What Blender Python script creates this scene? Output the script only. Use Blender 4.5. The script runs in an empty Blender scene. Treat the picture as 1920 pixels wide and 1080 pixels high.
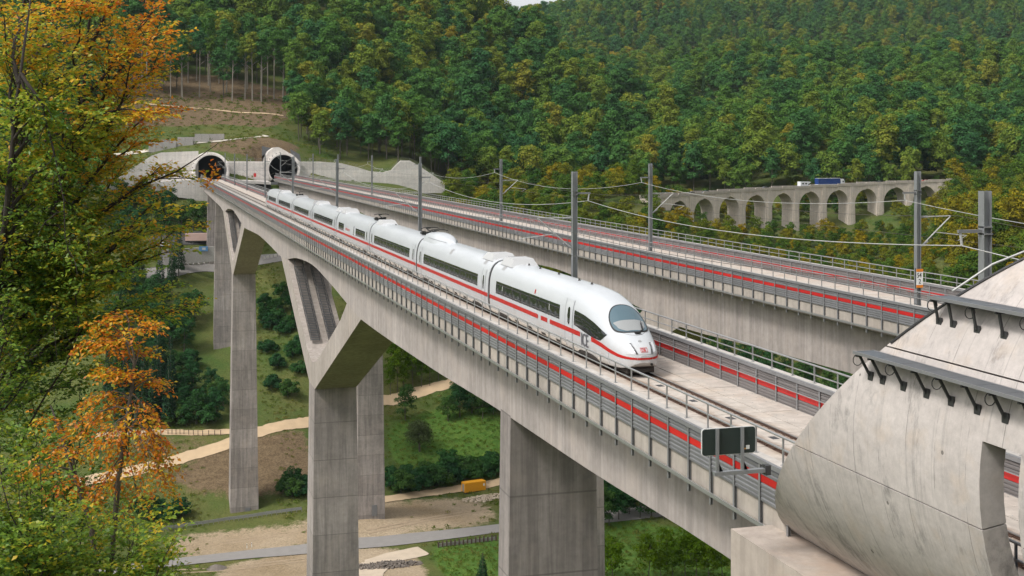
import bpy, math, random
import numpy as np
from mathutils import Vector, Matrix
random.seed(7)
rng = np.random.default_rng(11)
SC = bpy.context.scene
COL = SC.collection
# ------------------------------------------------------------------ camera, sky, sun, exposure
CAM = np.array([-24.7, 0.0, 11.7])
TH = math.atan(690 / 2400)
FW = np.array([math.sin(TH), math.cos(TH), 0.0]); RT = np.array([math.cos(TH), -math.sin(TH), 0.0])
cam = bpy.data.cameras.new('camera'); camo = bpy.data.objects.new('camera', cam); COL.objects.link(camo)
camo.location = CAM; camo.rotation_euler = (math.pi / 2, 0, -TH)
cam.sensor_width = 36; cam.lens = 45; cam.shift_y = -(540 - 279) / 1920
cam.clip_start = 0.5; cam.clip_end = 9000
SC.camera = camo
world = bpy.data.worlds.new('World'); SC.world = world; world.use_nodes = True
wn = world.node_tree.nodes; wl = world.node_tree.links
bg = wn['Background']; sky = wn.new('ShaderNodeTexSky'); sky.sky_type = 'NISHITA'; sky.sun_disc = False
SUN_EL, SUN_AZ = math.radians(52), math.radians(-108)      # azimuth measured from +Y towards +X
sky.sun_elevation = SUN_EL; sky.sun_rotation = SUN_AZ; sky.air_density = 1.0; sky.dust_density = 3.0
hs = wn.new('ShaderNodeHueSaturation'); hs.inputs['Saturation'].default_value = 0.12
wl.new(sky.outputs[0], hs.inputs['Color']); wl.new(hs.outputs[0], bg.inputs['Color']); bg.inputs['Strength'].default_value = 0.14
sun = bpy.data.lights.new('sun', 'SUN'); sun.energy = 1.5; sun.angle = math.radians(12); sun.color = (1.0, 0.955, 0.905)
suno = bpy.data.objects.new('sun', sun); COL.objects.link(suno)
sd = Vector((math.cos(SUN_EL) * math.sin(SUN_AZ), math.cos(SUN_EL) * math.cos(SUN_AZ), math.sin(SUN_EL)))
suno.rotation_euler = sd.to_track_quat('Z', 'Y').to_euler(); suno.location = (-60, 40, 120)
SC.view_settings.view_transform = 'Standard'; SC.view_settings.look = 'None'
SC.view_settings.exposure = 0.62; SC.view_settings.gamma = 1.0; SC.view_settings.use_curve_mapping = False
SC.render.engine = 'CYCLES'
cy = SC.cycles
cy.max_bounces = 4; cy.diffuse_bounces = 2; cy.glossy_bounces = 2; cy.transmission_bounces = 2; cy.transparent_max_bounces = 4
cy.use_adaptive_sampling = True; cy.adaptive_threshold = 0.02
cy.use_denoising = True
try: cy.denoiser = 'OPENIMAGEDENOISE'
except Exception: pass
cy.caustics_reflective = False; cy.caustics_refractive = False

def P(px, py, Z):
    v = CAM + FW * Z + RT * ((px - 960) / 2400 * Z); v[2] -= (py - 279) / 2400 * Z
    return v
def proj(v):
    d = np.asarray(v, float) - CAM; Z = d @ FW
    return 960 + 2400 * (d @ RT) / Z, 279 - 2400 * d[..., 2] / Z, Z

# ------------------------------------------------------------------ helpers
def tag(o, label=None, cat=None, group=None, kind=None):
    if label: o['label'] = label
    if cat: o['category'] = cat
    if group: o['group'] = group
    if kind: o['kind'] = kind
    return o
def empty(name, loc, label=None, cat=None, group=None, rz=0.0):
    o = bpy.data.objects.new(name, None); COL.objects.link(o); o.empty_display_size = 0.3
    o.location = loc; o.rotation_euler = (0, 0, rz)
    return tag(o, label, cat, group)
def top_of(o):
    while o.parent: o = o.parent
    return o
def inst(name, mesh, parent=None, loc=None, rz=0.0, world=True, scale=None, rot=None):
    o = bpy.data.objects.new(name, mesh); COL.objects.link(o)
    if parent:
        o.parent = parent
        if loc is not None:
            loc = Vector(loc)
            if world: loc = Matrix.Rotation(-top_of(parent).rotation_euler.z, 3, 'Z') @ (loc - top_of(parent).location)
    if loc is not None: o.location = loc
    if rot: o.rotation_euler = rot
    elif rz: o.rotation_euler = (0, 0, rz)
    if scale is not None: o.scale = (scale,) * 3 if not hasattr(scale, '__len__') else scale
    return o
class MB:
    """collects shapes, builds ONE mesh"""
    def __init__(s): s.v = []; s.f = []; s.m = []; s.cm = 0
    def add(s, vs, fs):
        b = len(s.v); s.v += [tuple(map(float, q)) for q in vs]; s.f += [tuple(i + b for i in f) for f in fs]; s.m += [s.cm] * len(fs)
        return s
    def box(s, c, d, rz=0.0, M=None):
        x, y, z = d[0] / 2, d[1] / 2, d[2] / 2
        vs = [Vector((sx * x, sy * y, sz * z)) for sz in (-1, 1) for sx, sy in ((-1, -1), (1, -1), (1, 1), (-1, 1))]
        if M is not None: vs = [M @ q for q in vs]
        elif rz: vs = [Matrix.Rotation(rz, 3, 'Z') @ q for q in vs]
        c = Vector(c); vs = [q + c for q in vs]
        return s.add(vs, [(3, 2, 1, 0), (4, 5, 6, 7), (0, 1, 5, 4), (1, 2, 6, 5), (2, 3, 7, 6), (3, 0, 4, 7)])
    def b2(s, a, b): return s.box([(p + q) / 2 for p, q in zip(a, b)], [abs(q - p) for p, q in zip(a, b)])
    def tube(s, pts, r, n=6, cap=True):
        pts = [Vector(p) for p in pts]; rings = []
        rs = r if hasattr(r, '__len__') else [r] * len(pts)
        b = len(s.v); k = len(pts); ref = None
        for i, p in enumerate(pts):
            t = (pts[min(i + 1, k - 1)] - pts[max(i - 1, 0)]).normalized()
            if ref is None: ref = Vector((0, 0, 1)) if abs(t.z) < 0.9 else Vector((1, 0, 0))
            a = t.cross(ref).normalized(); c = a.cross(t)
            ref = c
            for j in range(n):
                w = 2 * math.pi * (j + .5) / n; q = p + (a * math.cos(w) + c * math.sin(w)) * rs[i]
                s.v.append(tuple(q))
        fs = [(b + i * n + j, b + i * n + (j + 1) % n, b + (i + 1) * n + (j + 1) % n, b + (i + 1) * n + j) for i in range(k - 1) for j in range(n)]
        if cap: fs += [tuple(b + j for j in reversed(range(n))), tuple(b + (k - 1) * n + j for j in range(n))]
        s.f += fs; s.m += [s.cm] * len(fs)
        return s
    def beam(s, p, q, w, h):
        p, q = Vector(p), Vector(q); t = (q - p); L = t.length; t.normalize()
        up = Vector((0, 0, 1)) if abs(t.z) < 0.95 else Vector((0, 1, 0))
        a = t.cross(up).normalized(); c = a.cross(t).normalized()
        return s.box((p + q) / 2, (w, L, h), M=Matrix((a, t, c)).transposed())
    def prism(s, poly, o, u, w, d):
        """polygon of (a,b) in the plane o + a*u + b*w, extruded by the vector d"""
        o, u, w, d = map(Vector, (o, u, w, d)); n = len(poly)
        vs = [o + u * a + w * b for a, b in poly]; vs += [q + d for q in vs]
        ar = sum(poly[i][0] * poly[(i + 1) % n][1] - poly[(i + 1) % n][0] * poly[i][1] for i in range(n))
        if (ar > 0) == (u.cross(w).dot(d) > 0): fr, bk = tuple(reversed(range(n))), tuple(range(n, 2 * n))
        else: fr, bk = tuple(range(n)), tuple(reversed(range(n, 2 * n)))
        fs = [fr, bk]
        for i in range(n):
            j = (i + 1) % n; f = (i, j, n + j, n + i)
            fs.append(f if fr[0] != 0 else tuple(reversed(f)))
        return s.add(vs, fs)
    def grid(s, rows, close=False):
        b = len(s.v); n = len(rows[0])
        for r in rows: s.v += [tuple(map(float, q)) for q in r]
        m = n if close else n - 1
        fs = [(b + i * n + j, b + i * n + (j + 1) % n, b + (i + 1) * n + (j + 1) % n, b + (i + 1) * n + j) for i in range(len(rows) - 1) for j in range(m)]
        s.f += fs; s.m += [s.cm] * len(fs); return s
    def mesh(s, name, mats, off=(0, 0, 0), rz=0.0, smooth=False):
        me = bpy.data.meshes.new(name)
        v = np.array(s.v, float) - np.array(off, float)
        if rz:
            c, t = math.cos(-rz), math.sin(-rz); v = np.stack([v[:, 0] * c - v[:, 1] * t, v[:, 0] * t + v[:, 1] * c, v[:, 2]], 1)
        me.from_pydata(v.tolist(), [], s.f)
        if not isinstance(mats, (list, tuple)): mats = [mats]
        for m in mats: me.materials.append(m)
        if len(mats) > 1: me.polygons.foreach_set('material_index', s.m)
        if smooth: me.polygons.foreach_set('use_smooth', [True] * len(me.polygons))
        me.update(); return me
    def build(s, name, mats, parent=None, smooth=False, auto=None):
        """world-space vertices -> one object (child of parent, whose top has only a place and a z turn)"""
        if parent:
            t = top_of(parent); me = s.mesh(name, mats, t.location, t.rotation_euler.z, smooth)
        else: me = s.mesh(name, mats, smooth=smooth)
        if auto: me.set_sharp_from_angle(angle=math.radians(auto))
        o = bpy.data.objects.new(name, me); COL.objects.link(o)
        if parent: o.parent = parent
        return o
def np_mesh(name, V, F, mat, attr=None, smooth=False):
    """fast mesh from arrays; F is (n,3) or (n,4); attr: per-face float 'tint'"""
    me = bpy.data.meshes.new(name); V = np.asarray(V, np.float32); F = np.asarray(F, np.int32)
    k = F.shape[1]; me.vertices.add(len(V)); me.vertices.foreach_set('co', V.ravel())
    me.loops.add(F.size); me.loops.foreach_set('vertex_index', F.ravel())
    me.polygons.add(len(F)); me.polygons.foreach_set('loop_start', np.arange(len(F), dtype=np.int32) * k)
    if attr is not None:
        for nm, ar in attr.items():
            a = me.attributes.new(nm, 'FLOAT', 'FACE'); a.data.foreach_set('value', np.asarray(ar, np.float32))
    if mat: me.materials.append(mat)
    if smooth: me.polygons.foreach_set('use_smooth', np.ones(len(F), bool))
    me.update(calc_edges=True); me.validate(); return me
def pchip(xs, ys):
    xs = np.array(xs, float); ys = np.array(ys, float); h = np.diff(xs); dl = np.diff(ys) / h
    m = np.zeros(len(xs)); m[0], m[-1] = dl[0], dl[-1]
    for i in range(1, len(xs) - 1):
        m[i] = 0 if dl[i - 1] * dl[i] <= 0 else 2 * dl[i - 1] * dl[i] / (dl[i - 1] + dl[i])
    def f(x):
        x = np.clip(np.asarray(x, float), xs[0], xs[-1]); i = np.clip(np.searchsorted(xs, x) - 1, 0, len(xs) - 2)
        t = (x - xs[i]) / h[i]
        return ys[i] * (1 + 2 * t) * (1 - t) ** 2 + h[i] * m[i] * t * (1 - t) ** 2 + ys[i + 1] * t * t * (3 - 2 * t) + h[i] * m[i + 1] * t * t * (t - 1)
    return f

# ------------------------------------------------------------------ materials
def newmat(name):
    m = bpy.data.materials.new(name); m.use_nodes = True
    return m, m.node_tree.nodes, m.node_tree.links, m.node_tree.nodes['Principled BSDF']
def simple(name, col, rough=0.5, metal=0.0, spec=0.5, var=0.0, scale=3.0, objvar=0.0):
    m, n, l, b = newmat(name)
    b.inputs['Base Color'].default_value = (*col, 1); b.inputs['Roughness'].default_value = rough
    b.inputs['Metallic'].default_value = metal; b.inputs['Specular IOR Level'].default_value = spec
    if var:
        g = n.new('ShaderNodeNewGeometry'); t = n.new('ShaderNodeTexNoise'); t.inputs['Scale'].default_value = scale; t.inputs['Detail'].default_value = 5
        l.new(g.outputs['Position'], t.inputs['Vector'])
        r = n.new('ShaderNodeMapRange'); r.inputs[3].default_value = 1 - var; r.inputs[4].default_value = 1 + var
        l.new(t.outputs['Fac'], r.inputs[0])
        x = n.new('ShaderNodeMix'); x.data_type = 'RGBA'; x.blend_type = 'MULTIPLY'; x.inputs[0].default_value = 1
        x.inputs[6].default_value = (*col, 1); l.new(r.outputs[0], x.inputs[7]); l.new(x.outputs[2], b.inputs['Base Color'])
        if objvar:      # panel to panel fading and grime
            oi = n.new('ShaderNodeObjectInfo'); r2 = n.new('ShaderNodeMapRange'); r2.inputs[3].default_value = 1 - objvar; r2.inputs[4].default_value = 1 + objvar * .6; l.new(oi.outputs['Random'], r2.inputs[0])
            y = n.new('ShaderNodeMix'); y.data_type = 'RGBA'; y.blend_type = 'MULTIPLY'; y.inputs[0].default_value = 1; l.new(x.outputs[2], y.inputs[6]); l.new(r2.outputs[0], y.inputs[7]); l.new(y.outputs[2], b.inputs['Base Color'])
    return m
def N(n, t, **k):
    x = n.new(t)
    for a, v in k.items(): setattr(x, a, v)
    return x
def noise(n, l, vec, scale, detail=5, rough=0.6, dist=0.0):
    t = n.new('ShaderNodeTexNoise'); t.inputs['Scale'].default_value = scale; t.inputs['Detail'].default_value = detail
    t.inputs['Roughness'].default_value = rough; t.inputs['Distortion'].default_value = dist
    if vec is not None: l.new(vec, t.inputs['Vector'])
    return t.outputs['Fac']
def mapv(n, l, vec, sc):
    m = n.new('ShaderNodeMapping'); m.inputs['Scale'].default_value = sc; l.new(vec, m.inputs['Vector']); return m.outputs[0]
def ramp(n, l, fac, stops, interp='LINEAR'):
    r = n.new('ShaderNodeValToRGB'); r.color_ramp.interpolation = interp; e = r.color_ramp.elements
    while len(e) < len(stops): e.new(0.5)
    for i, (p, c) in enumerate(stops): e[i].position = p; e[i].color = (*c, 1) if hasattr(c, '__len__') else (c, c, c, 1)
    l.new(fac, r.inputs[0]); return r.outputs[0]
def mix(n, l, fac, a, b, mode='MIX'):
    x = n.new('ShaderNodeMix'); x.data_type = 'RGBA'; x.blend_type = mode
    for s, v in ((0, fac), (6, a), (7, b)):
        if hasattr(v, 'links') or isinstance(v, bpy.types.NodeSocket): l.new(v, x.inputs[s])
        elif s == 0: x.inputs[0].default_value = v
        else: x.inputs[s].default_value = (*v, 1) if hasattr(v, '__len__') else (v, v, v, 1)
    return x.outputs[2]
def mth(n, l, op, a, b=None, clamp=False):
    x = n.new('ShaderNodeMath'); x.operation = op; x.use_clamp = clamp
    for i, v in enumerate((a, b)):
        if v is None: continue
        if isinstance(v, bpy.types.NodeSocket): l.new(v, x.inputs[i])
        else: x.inputs[i].default_value = v
    return x.outputs[0]
def concrete(name, base, dark, streak=0.5, lift=0.0, warm=(1.0, 0.95, 0.9), pitch=5.0, big=0.12, board=0.0):
    m, n, l, b = newmat(name); g = n.new('ShaderNodeNewGeometry'); pos = g.outputs['Position']
    big_n = noise(n, l, pos, big, 6, 0.65); fine = noise(n, l, pos, 1.7, 6, 0.7)
    st = noise(n, l, mapv(n, l, pos, (1.6, 1.6, 0.07)), 1.0, 6, 0.7, 0.4)
    c = mix(n, l, ramp(n, l, big_n, [(0.32, 0.0), (0.68, 1.0)]), dark, base)
    c = mix(n, l, mth(n, l, 'MULTIPLY', ramp(n, l, st, [(0.40, 1.0), (0.62, 0.0)]), streak), c, tuple(x * 0.42 for x in base))
    c = mix(n, l, 1.0, c, ramp(n, l, fine, [(0.25, 0.82), (0.75, 1.12)]), 'MULTIPLY')
    c = mix(n, l, mth(n, l, 'MULTIPLY', ramp(n, l, noise(n, l, pos, 0.35, 4), [(0.5, 0.0), (0.7, 1.0)]), 0.45), c, tuple(x * w for x, w in zip(base, warm)))
    if lift:                                            # casting joints every few metres of height
        z = n.new('ShaderNodeSeparateXYZ'); l.new(pos, z.inputs[0])
        fr = mth(n, l, 'FRACT', mth(n, l, 'DIVIDE', z.outputs[2], pitch))
        c = mix(n, l, mth(n, l, 'MULTIPLY', mth(n, l, 'LESS_THAN', fr, 0.022), lift), c, tuple(x * 0.3 for x in base))
        band = n.new('ShaderNodeTexWhiteNoise'); band.noise_dimensions = '1D'
        l.new(mth(n, l, 'FLOOR', mth(n, l, 'DIVIDE', z.outputs[2], pitch)), band.inputs['W'])
        c = mix(n, l, 1.0, c, ramp(n, l, band.outputs[0], [(0, 0.84), (1, 1.08)]), 'MULTIPLY')
    if board:
        wv = n.new('ShaderNodeTexWave'); wv.inputs['Scale'].default_value = board; wv.inputs['Distortion'].default_value = 1.0; wv.inputs['Detail'].default_value = 3
        l.new(pos, wv.inputs['Vector']); c = mix(n, l, 0.35, c, ramp(n, l, wv.outputs['Fac'], [(0, 0.6), (0.3, 1.0)]), 'MULTIPLY')
    l.new(c, b.inputs['Base Color']); b.inputs['Roughness'].default_value = 0.85; b.inputs['Specular IOR Level'].default_value = 0.25
    bp = n.new('ShaderNodeBump'); bp.inputs['Strength'].default_value = 0.25; bp.inputs['Distance'].default_value = 0.03
    l.new(noise(n, l, pos, 6.0, 6, 0.7), bp.inputs['Height']); l.new(bp.outputs[0], b.inputs['Normal'])
    return m
M = {}
M['girder'] = concrete('bridge_concrete', (0.485, 0.43, 0.402), (0.37, 0.328, 0.305), 0.50, 0.0)
M['pier'] = concrete('pier_concrete', (0.445, 0.395, 0.37), (0.275, 0.243, 0.225), 0.72, 0.55, pitch=5.0)
M['strut'] = concrete('strut_concrete', (0.47, 0.415, 0.375), (0.355, 0.31, 0.27), 0.4, 0.0)
M['fascia'] = concrete('fascia_concrete', (0.48, 0.43, 0.375), (0.39, 0.345, 0.30), 0.35, 0.0)
M['hood'] = concrete('hood_concrete', (0.50, 0.465, 0.425), (0.37, 0.34, 0.31), 0.35, 0.0)
M['farwall'] = concrete('portal_concrete', (0.76, 0.715, 0.67), (0.64, 0.60, 0.56), 0.25, 0.35, pitch=3.0)
M['viaduct'] = concrete('viaduct_stone', (0.70, 0.615, 0.525), (0.55, 0.48, 0.41), 0.35, 0.0, big=0.06)
M['parapet'] = concrete('parapet_stone', (0.56, 0.50, 0.43), (0.42, 0.37, 0.31), 0.4, 0.0)
M['slab'] = concrete('slab_concrete', (0.60, 0.54, 0.48), (0.49, 0.435, 0.38), 0.3, 0.0, warm=(.8, .68, .56), big=.5)
_n, _l = M['slab'].node_tree.nodes, M['slab'].node_tree.links; _b = _n['Principled BSDF']; _c = _b.inputs['Base Color'].links[0].from_socket      # brake rust beside the rails
_g = _n.new('ShaderNodeNewGeometry'); _s = _n.new('ShaderNodeSeparateXYZ'); _l.new(_g.outputs['Position'], _s.inputs[0])
_d = mth(_n, _l, 'MINIMUM', mth(_n, _l, 'ABSOLUTE', _s.outputs[0]), mth(_n, _l, 'ABSOLUTE', mth(_n, _l, 'SUBTRACT', _s.outputs[0], 29.9)))
_d = mth(_n, _l, 'ABSOLUTE', mth(_n, _l, 'SUBTRACT', _d, .7535)); _r = mth(_n, _l, 'ADD', _d, mth(_n, _l, 'MULTIPLY', mth(_n, _l, 'SUBTRACT', noise(_n, _l, _g.outputs['Position'], 1.3, 6, .7), .5), .8))
_l.new(mix(_n, _l, ramp(_n, _l, _r, [(.12, .72), (.55, 0)]), _c, (.20, .125, .08)), _b.inputs['Base Color'])
M['kerb'] = concrete('coping_concrete', (0.56, 0.525, 0.485), (0.46, 0.43, 0.395), 0.25, 0.0)
M['slat'] = simple('noise_panel_grey', (0.19, 0.19, 0.195), 0.45, 0.2, var=0.2, scale=0.9, objvar=.16)
M['slat_in'] = simple('noise_panel_taupe', (0.17, 0.155, 0.15), 0.6, 0.1, var=0.2, scale=0.9, objvar=.16)
M['red'] = simple('noise_panel_red', (0.47, 0.014, 0.013), 0.5, var=0.18, scale=1.1, objvar=.22)
M['post'] = simple('galvanised_post', (0.235, 0.235, 0.24), 0.5, 0.3, var=0.15, scale=2)
M['post_dark'] = simple('dark_steel', (0.06, 0.06, 0.062), 0.5, 0.4)
M['rail'] = simple('railing_steel', (0.40, 0.40, 0.40), 0.4, 0.6, var=0.15, scale=2)
M['rust'] = simple('rusty_rail', (0.085, 0.045, 0.03), 0.7, 0.2, var=0.3, scale=4)
M['railhead'] = simple('rail_head', (0.32, 0.31, 0.30), 0.3, 0.8)
M['mast'] = simple('mast_steel', (0.30, 0.31, 0.32), 0.45, 0.5, var=0.12, scale=2)
M['wire'] = simple('wire_metal', (0.45, 0.45, 0.43), 0.5, 0.2)
M['wire_dark'] = simple('contact_wire', (0.12, 0.10, 0.09), 0.4, 0.5)
m, n, l, b = newmat('train_white'); g = n.new('ShaderNodeNewGeometry'); z = n.new('ShaderNodeSeparateXYZ'); l.new(g.outputs['Position'], z.inputs[0])
mr = n.new('ShaderNodeMapRange'); mr.inputs[1].default_value = 1.9; mr.inputs[2].default_value = .3; l.new(z.outputs[2], mr.inputs[0])
gr = mth(n, l, 'MULTIPLY', mr.outputs[0], ramp(n, l, noise(n, l, mapv(n, l, g.outputs['Position'], (1, .8, .35)), 1.6, 6, .7), [(.25, .1), (.7, .75)]))
c = mix(n, l, gr, mix(n, l, ramp(n, l, noise(n, l, mapv(n, l, g.outputs['Position'], (1, .15, 1)), 1.2, 6, .7), [(.3, 0), (.7, 1)]), (0.565, 0.585, 0.605), (0.50, 0.52, 0.54)), (0.42, 0.36, 0.29))
l.new(c, b.inputs['Base Color']); b.inputs['Roughness'].default_value = .24; M['white'] = m
M['nosewhite'] = M['white']
M['dirt_white'] = simple('train_skirt_white', (0.66, 0.61, 0.54), 0.4, var=0.15, scale=2)
M['glass'] = simple('train_glass', (0.012, 0.016, 0.017), 0.04, 0.0, 0.8)
M['glass_sky'] = simple('windscreen_sky_tint', (0.085, 0.14, 0.17), 0.03, 0.0, 1.0)  # reflected sky painted into the glass as a blue base colour
M['stripe'] = simple('train_red', (0.46, 0.016, 0.012), 0.35)
M['black'] = simple('rubber_black', (0.012, 0.012, 0.012), 0.6)
M['under'] = simple('underframe_grey', (0.035, 0.030, 0.026), 0.7, var=0.3, scale=2)
M['grey'] = simple('equipment_grey', (0.32, 0.32, 0.32), 0.5, var=0.1)
M['lightgrey'] = simple('panel_grey', (0.5, 0.5, 0.5), 0.4)
M['letter'] = simple('lettering_grey', (0.10, 0.10, 0.115), 0.4)
M['lamp'] = simple('headlamp_glass', (0.75, 0.76, 0.78), 0.1)
M['orange'] = simple('sign_orange', (0.75, 0.23, 0.02), 0.5)
M['signwhite'] = simple('sign_white', (0.8, 0.8, 0.78), 0.5)
M['ink'] = simple('sign_black', (0.015, 0.015, 0.015), 0.5)
M['greenboard'] = simple('board_back_dark_green', (0.016, 0.028, 0.024), 0.6, var=0.2, scale=3)
M['signgreen'] = simple('sign_green', (0.02, 0.33, 0.16), 0.4)
M['yellow'] = simple('container_yellow', (0.72, 0.32, 0.012), 0.5, var=0.08)
M['asphalt'] = simple('asphalt_grey', (0.24, 0.225, 0.21), 0.9, var=0.15, scale=0.6)
M['asphalt_d'] = simple('asphalt_dark', (0.06, 0.058, 0.055), 0.9, var=0.2, scale=1)
M['gravel'] = simple('path_gravel', (0.50, 0.365, 0.225), 0.95, var=0.22, scale=0.4)
M['gravel_p'] = simple('path_pale', (0.55, 0.50, 0.42), 0.95, var=0.2, scale=0.4)
M['grating'] = simple('grating_steel', (0.12, 0.135, 0.15), 0.5, 0.5, var=0.2, scale=3)
M['blue_plate'] = simple('blue_slab', (0.10, 0.24, 0.46), 0.6, var=0.15, scale=1.5)
M['dark_in'] = simple('tunnel_darkness', (0.03, 0.03, 0.032), 0.9)  # near-black colour stands in for the darkness inside the tunnels
M['tarp_blue'] = simple('truck_blue', (0.012, 0.045, 0.19), 0.5)
M['carwhite'] = simple('paint_white', (0.75, 0.76, 0.77), 0.3)
M['carred'] = simple('paint_red', (0.5, 0.03, 0.03), 0.3)
M['carblue'] = simple('paint_blue_grey', (0.12, 0.17, 0.24), 0.3)
M['cargrey'] = simple('paint_grey', (0.16, 0.16, 0.17), 0.3)
M['tyre'] = simple('tyre_black', (0.02, 0.02, 0.02), 0.8)
M['pink'] = simple('faded_tarpaulin', (0.52, 0.36, 0.31), 0.8, var=0.12, scale=0.8)
M['signblue'] = simple('sign_blue', (0.10, 0.24, 0.45), 0.5)
M['door'] = simple('door_grey', (0.17, 0.17, 0.175), 0.6)
M['bark'] = simple('bark_grey', (0.10, 0.085, 0.068), 0.9, var=0.35, scale=6)
M['bark_d'] = simple('bark_dark', (0.038, 0.03, 0.024), 0.9, var=0.4, scale=6)
M['gabion'] = simple('gabion_stone', (0.33, 0.31, 0.29), 0.95, var=0.35, scale=2.5)
M['rubble'] = simple('rubble_stone', (0.16, 0.135, 0.115), 0.95, var=0.4, scale=2.5)
M['sand'] = simple('sand_pale', (0.50, 0.41, 0.31), 0.95, var=0.2, scale=0.5)
M['wood'] = simple('weathered_wood', (0.09, 0.06, 0.045), 0.9, var=0.3, scale=4)

def leafmat(name, stops, clump=None, trans=0.28, loc_scale=0.012, loc_amt=0.35, val=(0.7, 1.3)):
    """leaf colour: tree-to-tree draw (object random + slow drift over the hillside), plus leaf-to-leaf variation"""
    m = bpy.data.materials.new(name); m.use_nodes = True; n = m.node_tree.nodes; l = m.node_tree.links
    n.remove(n['Principled BSDF']); out = n['Material Output']
    oi = n.new('ShaderNodeObjectInfo'); at = n.new('ShaderNodeAttribute'); at.attribute_name = 'tint'
    drift = noise(n, l, oi.outputs['Location'], loc_scale, 2)
    f = mth(n, l, 'ADD', mth(n, l, 'MULTIPLY', oi.outputs['Random'], 1 - loc_amt), mth(n, l, 'MULTIPLY', drift, loc_amt))
    f = mth(n, l, 'ADD', f, mth(n, l, 'MULTIPLY', mth(n, l, 'SUBTRACT', at.outputs['Fac'], 0.5), 0.10), True)
    c = ramp(n, l, f, stops)
    r = n.new('ShaderNodeMapRange'); r.inputs[3].default_value = val[0]; r.inputs[4].default_value = val[1]; l.new(at.outputs['Fac'], r.inputs[0])
    c = mix(n, l, 1.0, c, r.outputs[0], 'MULTIPLY')
    hs_ = n.new('ShaderNodeHueSaturation'); hs_.inputs['Saturation'].default_value = 1.15; l.new(c, hs_.inputs['Color']); c = hs_.outputs[0]
    d = n.new('ShaderNodeBsdfDiffuse'); t = n.new('ShaderNodeBsdfTranslucent'); s = n.new('ShaderNodeMixShader')
    l.new(c, d.inputs['Color']); l.new(c, t.inputs['Color']); s.inputs[0].default_value = trans
    l.new(d.outputs[0], s.inputs[1]); l.new(t.outputs[0], s.inputs[2]); l.new(s.outputs[0], out.inputs['Surface'])
    return m
G1, G2, G3, G4 = (0.058, 0.135, 0.062), (0.100, 0.190, 0.058), (0.180, 0.230, 0.060), (0.30, 0.255, 0.065)
M['forest'] = leafmat('forest_leaves', [(0.15, G1), (0.52, G2), (0.76, G3), (0.90, G4), (1.0, (0.32, 0.20, 0.05))])
M['scrub'] = leafmat('scrub_leaves', [(0.08, (0.045, 0.105, 0.035)), (0.4, (0.095, 0.15, 0.036)), (0.62, (0.17, 0.18, 0.04)), (0.8, (0.26, 0.215, 0.045)), (0.97, (0.34, 0.20, 0.04))])
M['spruce'] = leafmat('spruce_needles', [(0.0, (0.022, 0.050, 0.032)), (1.0, (0.04, 0.075, 0.034))], trans=0.05)
M['bush'] = leafmat('bush_leaves', [(0.0, (0.026, 0.068, 0.034)), (0.6, (0.045, 0.10, 0.038)), (1.0, (0.085, 0.13, 0.038))])
M['olive'] = leafmat('apple_leaves', [(0.0, (0.06, 0.085, 0.045)), (1.0, (0.085, 0.105, 0.05))])
M['far_green'] = leafmat('meadow_leaves', [(0.0, (0.05, 0.10, 0.02)), (1.0, (0.10, 0.15, 0.025))])
def fgleaf(name, stops):
    m = bpy.data.materials.new(name); m.use_nodes = True; n = m.node_tree.nodes; l = m.node_tree.links
    n.remove(n['Principled BSDF']); out = n['Material Output']
    at = n.new('ShaderNodeAttribute'); at.attribute_name = 'tint'; c = ramp(n, l, at.outputs['Fac'], stops)
    d = n.new('ShaderNodeBsdfDiffuse'); t = n.new('ShaderNodeBsdfTranslucent'); s = n.new('ShaderNodeMixShader')
    l.new(c, d.inputs['Color']); l.new(c, t.inputs['Color']); s.inputs[0].default_value = 0.5
    l.new(d.outputs[0], s.inputs[1]); l.new(t.outputs[0], s.inputs[2])
    g = n.new('ShaderNodeBsdfGlossy'); g.inputs['Roughness'].default_value = 0.45; g.inputs['Color'].default_value = (0.6, 0.6, 0.6, 1)
    s2 = n.new('ShaderNodeMixShader'); s2.inputs[0].default_value = 0.04; l.new(s.outputs[0], s2.inputs[1]); l.new(g.outputs[0], s2.inputs[2])
    l.new(s2.outputs[0], out.inputs['Surface']); return m
M['ledge'] = concrete('ledge_concrete', (0.50, 0.43, 0.37), (0.40, 0.345, 0.30), 0.25, 0.0, warm=(.95, .78, .66))
M['beech'] = fgleaf('beech_leaves', [(0.0, (0.075, 0.165, 0.035)), (0.28, (0.20, 0.33, 0.04)), (0.45, (0.40, 0.44, 0.04)), (0.60, (0.70, 0.47, 0.035)), (0.76, (0.76, 0.32, 0.02)), (1.0, (0.60, 0.15, 0.02))])
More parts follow.
